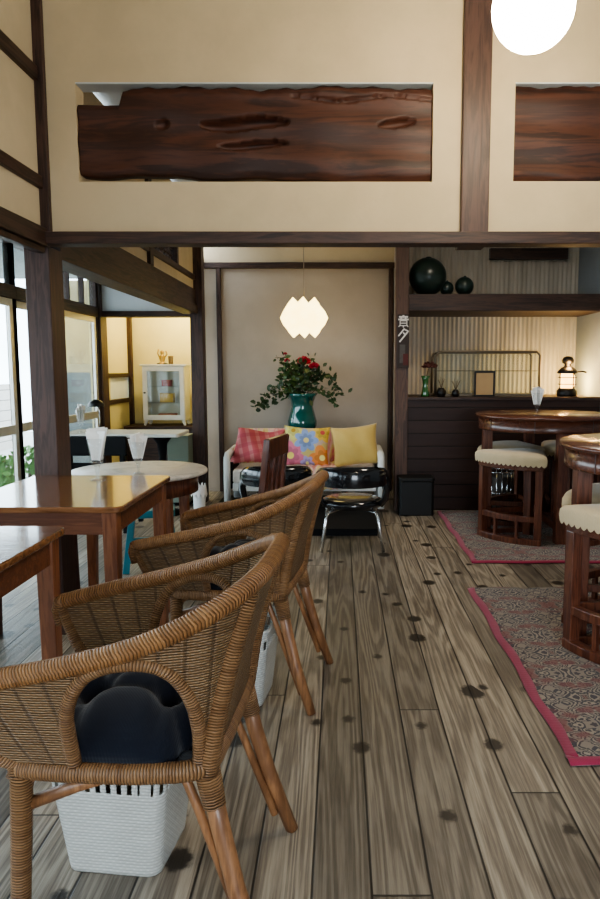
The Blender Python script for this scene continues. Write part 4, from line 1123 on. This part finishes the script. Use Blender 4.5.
# ------------------------------------------------------------------ bar tables and wedge stools
ZT = .92
def bar_table(label, c):
    t = thing('bar_table', label, 'table', c, 0, 'round bar tables')
    put('table_top', MB().lathe([(.0, ZT-.03), (.50, ZT-.03), (.525, ZT-.022), (.53, ZT-.01), (.522, ZT), (.0, ZT)], 64, cap0=False, cap1=False), m_mahx, t, True)
    put('apron', MB().lathe([(.478, ZT-.115), (.50, ZT-.115), (.502, ZT-.105), (.502, ZT-.03), (.478, ZT-.03)], 64, cap0=False, cap1=False), m_mahx, t, True)
    for k in range(4):
        a = k*pi/2; R_ = Matrix.Rotation(a, 4, 'Z')
        put('leg', MB().box(.405, .475, -.038, .038, .012, ZT-.03, R_), m_mah, t, bevel=.004)
        for da in (.42, -.42): put('apron_seam', MB().box(.49, .5035, -.003, .003, ZT-.113, ZT-.032, Matrix.Rotation(a+da, 4, 'Z')), m_stoolw, t)
    put('cross_rail', MB().box(-.41, .41, -.02, .02, .10, .15).box(-.02, .02, -.41, .41, .10, .15), m_mah, t)
    return t
def arc(r, a0, a1, n): return [(r*cos(a0+(a1-a0)*k/n), r*sin(a0+(a1-a0)*k/n)) for k in range(n+1)]
HA = radians(29)
def wedge(ro, ri, ha, n=18): return arc(ro, -ha, ha, n)+arc(ri, ha, -ha, 4)
def bar_stool(label, c, phi):
    t = thing('wedge_stool', label, 'stool', c, phi, 'wedge stools around the bar tables')  # local +x points away from the table
    ro = .555
    put('seat_frame', MB().prism(wedge(ro, .17, HA), .545, .60), m_mahx, t, bevel=.003)
    for sg_ in (-1, 1):
        a = sg_*(HA-.055); R_ = Matrix.Rotation(a, 4, 'Z')
        put('leg', MB().box(ro-.055, ro-.004, -.026, .026, .014, .545, R_), m_mah, t, bevel=.003)
        put('side_rail', MB().bar(((ro-.04)*cos(a), (ro-.04)*sin(a), .20), (.21*cos(a*.6), .21*sin(a*.6), .20), .022, .035), m_mah, t)
        put('side_rail', MB().bar(((ro-.04)*cos(a), (ro-.04)*sin(a), .04), (.21*cos(a*.6), .21*sin(a*.6), .04), .022, .035), m_mah, t)
    put('leg', MB().box(.185, .235, -.03, .03, .014, .545), m_mah, t, bevel=.003)
    def curved(z0, z1, r0, r1): return MB().prism(arc(r1, -HA+.02, HA-.02, 18)+arc(r0, HA-.02, -HA+.02, 18), z0, z1)
    put('foot_rail', curved(.175, .215, ro-.045, ro-.008), m_mah, t, bevel=.003)
    put('base_rail', curved(.014, .055, ro-.05, ro+.004), m_mah, t, bevel=.003)
    for k in (-.33, .33) :
        a = k*HA*2*.5; put('spindle', MB().box(ro-.038, ro-.016, -.011, .011, .055, .175, Matrix.Rotation(a, 4, 'Z')), m_mah, t)
    # cushion: domed top and scalloped fringe
    f = MB(); o_ = wedge(ro+.018, .15, HA+.035, 34); n = len(o_); cx = sum(p[0] for p in o_)/n
    dense = []
    for i in range(n):
        p, q = o_[i], o_[(i+1) % n]; m_ = 3 if i < 34 else 8
        for k in range(m_): dense.append((p[0]+(q[0]-p[0])*k/m_, p[1]+(q[1]-p[1])*k/m_))
    N = len(dense)
    lv = [(1.0, None), (1.012, .615), (1.0, .638), (.93, .655), (.75, .667), (.4, .673), (.02, .674)]
    def fn(i, j):
        s_, z = lv[j]; x, y = dense[i % N]
        if z is None: z = .588-.014*abs(sin(i*pi/6)); 
        return Vector((cx+(x-cx)*s_, y*s_, z))
    f.grid(fn, N, len(lv), closed=True)
    put('seat_pad', f, m_cushion, t, True)
    return t
C1 = (1.57, 5.35, 0); C2 = (1.55, 3.17, 0)
bar_table('round dark wood bar table, farther one by the counter', C1)
bar_table('round dark wood bar table, nearer one cut by the right edge', C2)
s0 = bar_stool('wedge stool at the front left of the farther bar table', C1, radians(225))
D45 = radians
dup(s0, (C1[0]+.055, C1[1]-.055, 0), radians(130), 'wedge stool behind the front left one at the farther bar table')
dup(s0, C1, radians(45), 'wedge stool at the back right of the farther bar table')
dup(s0, C1, radians(315), 'wedge stool at the front right of the farther bar table')
dup(s0, (C2[0]-.01, C2[1], 0), radians(222), 'wedge stool at the front left of the nearer bar table')
dup(s0, (C2[0]+.055, C2[1]-.055, 0), radians(130), 'wedge stool at the back left of the nearer bar table')
# tall metal stand seen behind the stool: chrome clothes basket
ws = thing('wire_basket', 'grey wire basket on the floor behind the wedge stool', 'basket', (1.385, 6.02, 0))
f = MB()
for k in range(16):
    a = 2*pi*k/16; f.tube([(.10*cos(a), .10*sin(a), .01), (.125*cos(a), .125*sin(a), .38)], .004, 5)
for z in (.01, .2, .38): f.tube([((.10+.025*z/.38)*cos(k*pi/12), (.10+.025*z/.38)*sin(k*pi/12), z) for k in range(24)], .006, 6, closed=True)
put('wires', f, m_chrome, ws, True)
put('liner', MB().lathe([(.0, .012), (.092, .012), (.113, .34)], 24, cap0=False, cap1=False), m_signp, ws, True)

# ------------------------------------------------------------------ light
W = bpy.data.worlds.new('World'); S.world = W; W.use_nodes = True
nt_ = W.node_tree; nt_.nodes.clear()
o = nt_.nodes.new('ShaderNodeOutputWorld'); bg = nt_.nodes.new('ShaderNodeBackground'); bg.inputs[0].default_value = (.80, .90, 1.0, 1); bg.inputs[1].default_value = 6.0
nt_.links.new(bg.outputs[0], o.inputs[0])

def light(name, typ, loc, energy, color=(1, 1, 1), rot=(0, 0, 0), **k):
    L = bpy.data.lights.new(name, typ); L.energy = energy; L.color = color
    for a, v in k.items(): setattr(L, a, v)
    ob = bpy.data.objects.new(name, L); COL.objects.link(ob); ob.location = loc; ob.rotation_euler = rot
    return ob
def portal(name, loc, rot, sx, sy):
    p = light(name, 'AREA', loc, 1, rot=rot, shape='RECTANGLE', size=sx, size_y=sy); p.data.cycles.is_portal = True
portal('window_portal', (XW-.12, 2.5, 1.15), (0, radians(-90), 0), 2.3, 9.3)
portal('rear_portal', (.9, YK-.12, 1.15), (radians(90), 0, 0), 2.0, 2.3)
light('far_room_bulb', 'POINT', (-1.75, 7.75, 2.05), 19, (1.0, .80, .38), shadow_soft_size=.06)
light('rear_fill_light', 'AREA', (1.0, 4.7, 2.72), 12, (1.0, .88, .72), shape='DISK', size=.5)  # unseen fill light added to brighten the bar side
light('lantern_bulb', 'POINT', (2.055, 6.30, 1.30), 5, (1.0, .62, .26), shadow_soft_size=.04)
light('lantern_wall_glow', 'POINT', (2.14, 6.52, 1.14), 10, (1.0, .68, .24), shadow_soft_size=.03)

# ------------------------------------------------------------------ camera
cam = bpy.data.cameras.new('Camera'); co = bpy.data.objects.new('Camera', cam); COL.objects.link(co)
pitch = math.atan(79.5/700)
co.location = (0, 0, 1.25); co.rotation_euler = (pi/2-pitch, 0, 0)
cam.sensor_fit = 'VERTICAL'; cam.sensor_height = 36; cam.lens = 700/899*36
cam.shift_x = -40/899
cam.clip_start = .02
S.camera = co
S.view_settings.view_transform = 'AgX'
S.view_settings.look = 'AgX - Medium High Contrast'
S.view_settings.exposure = 0.7
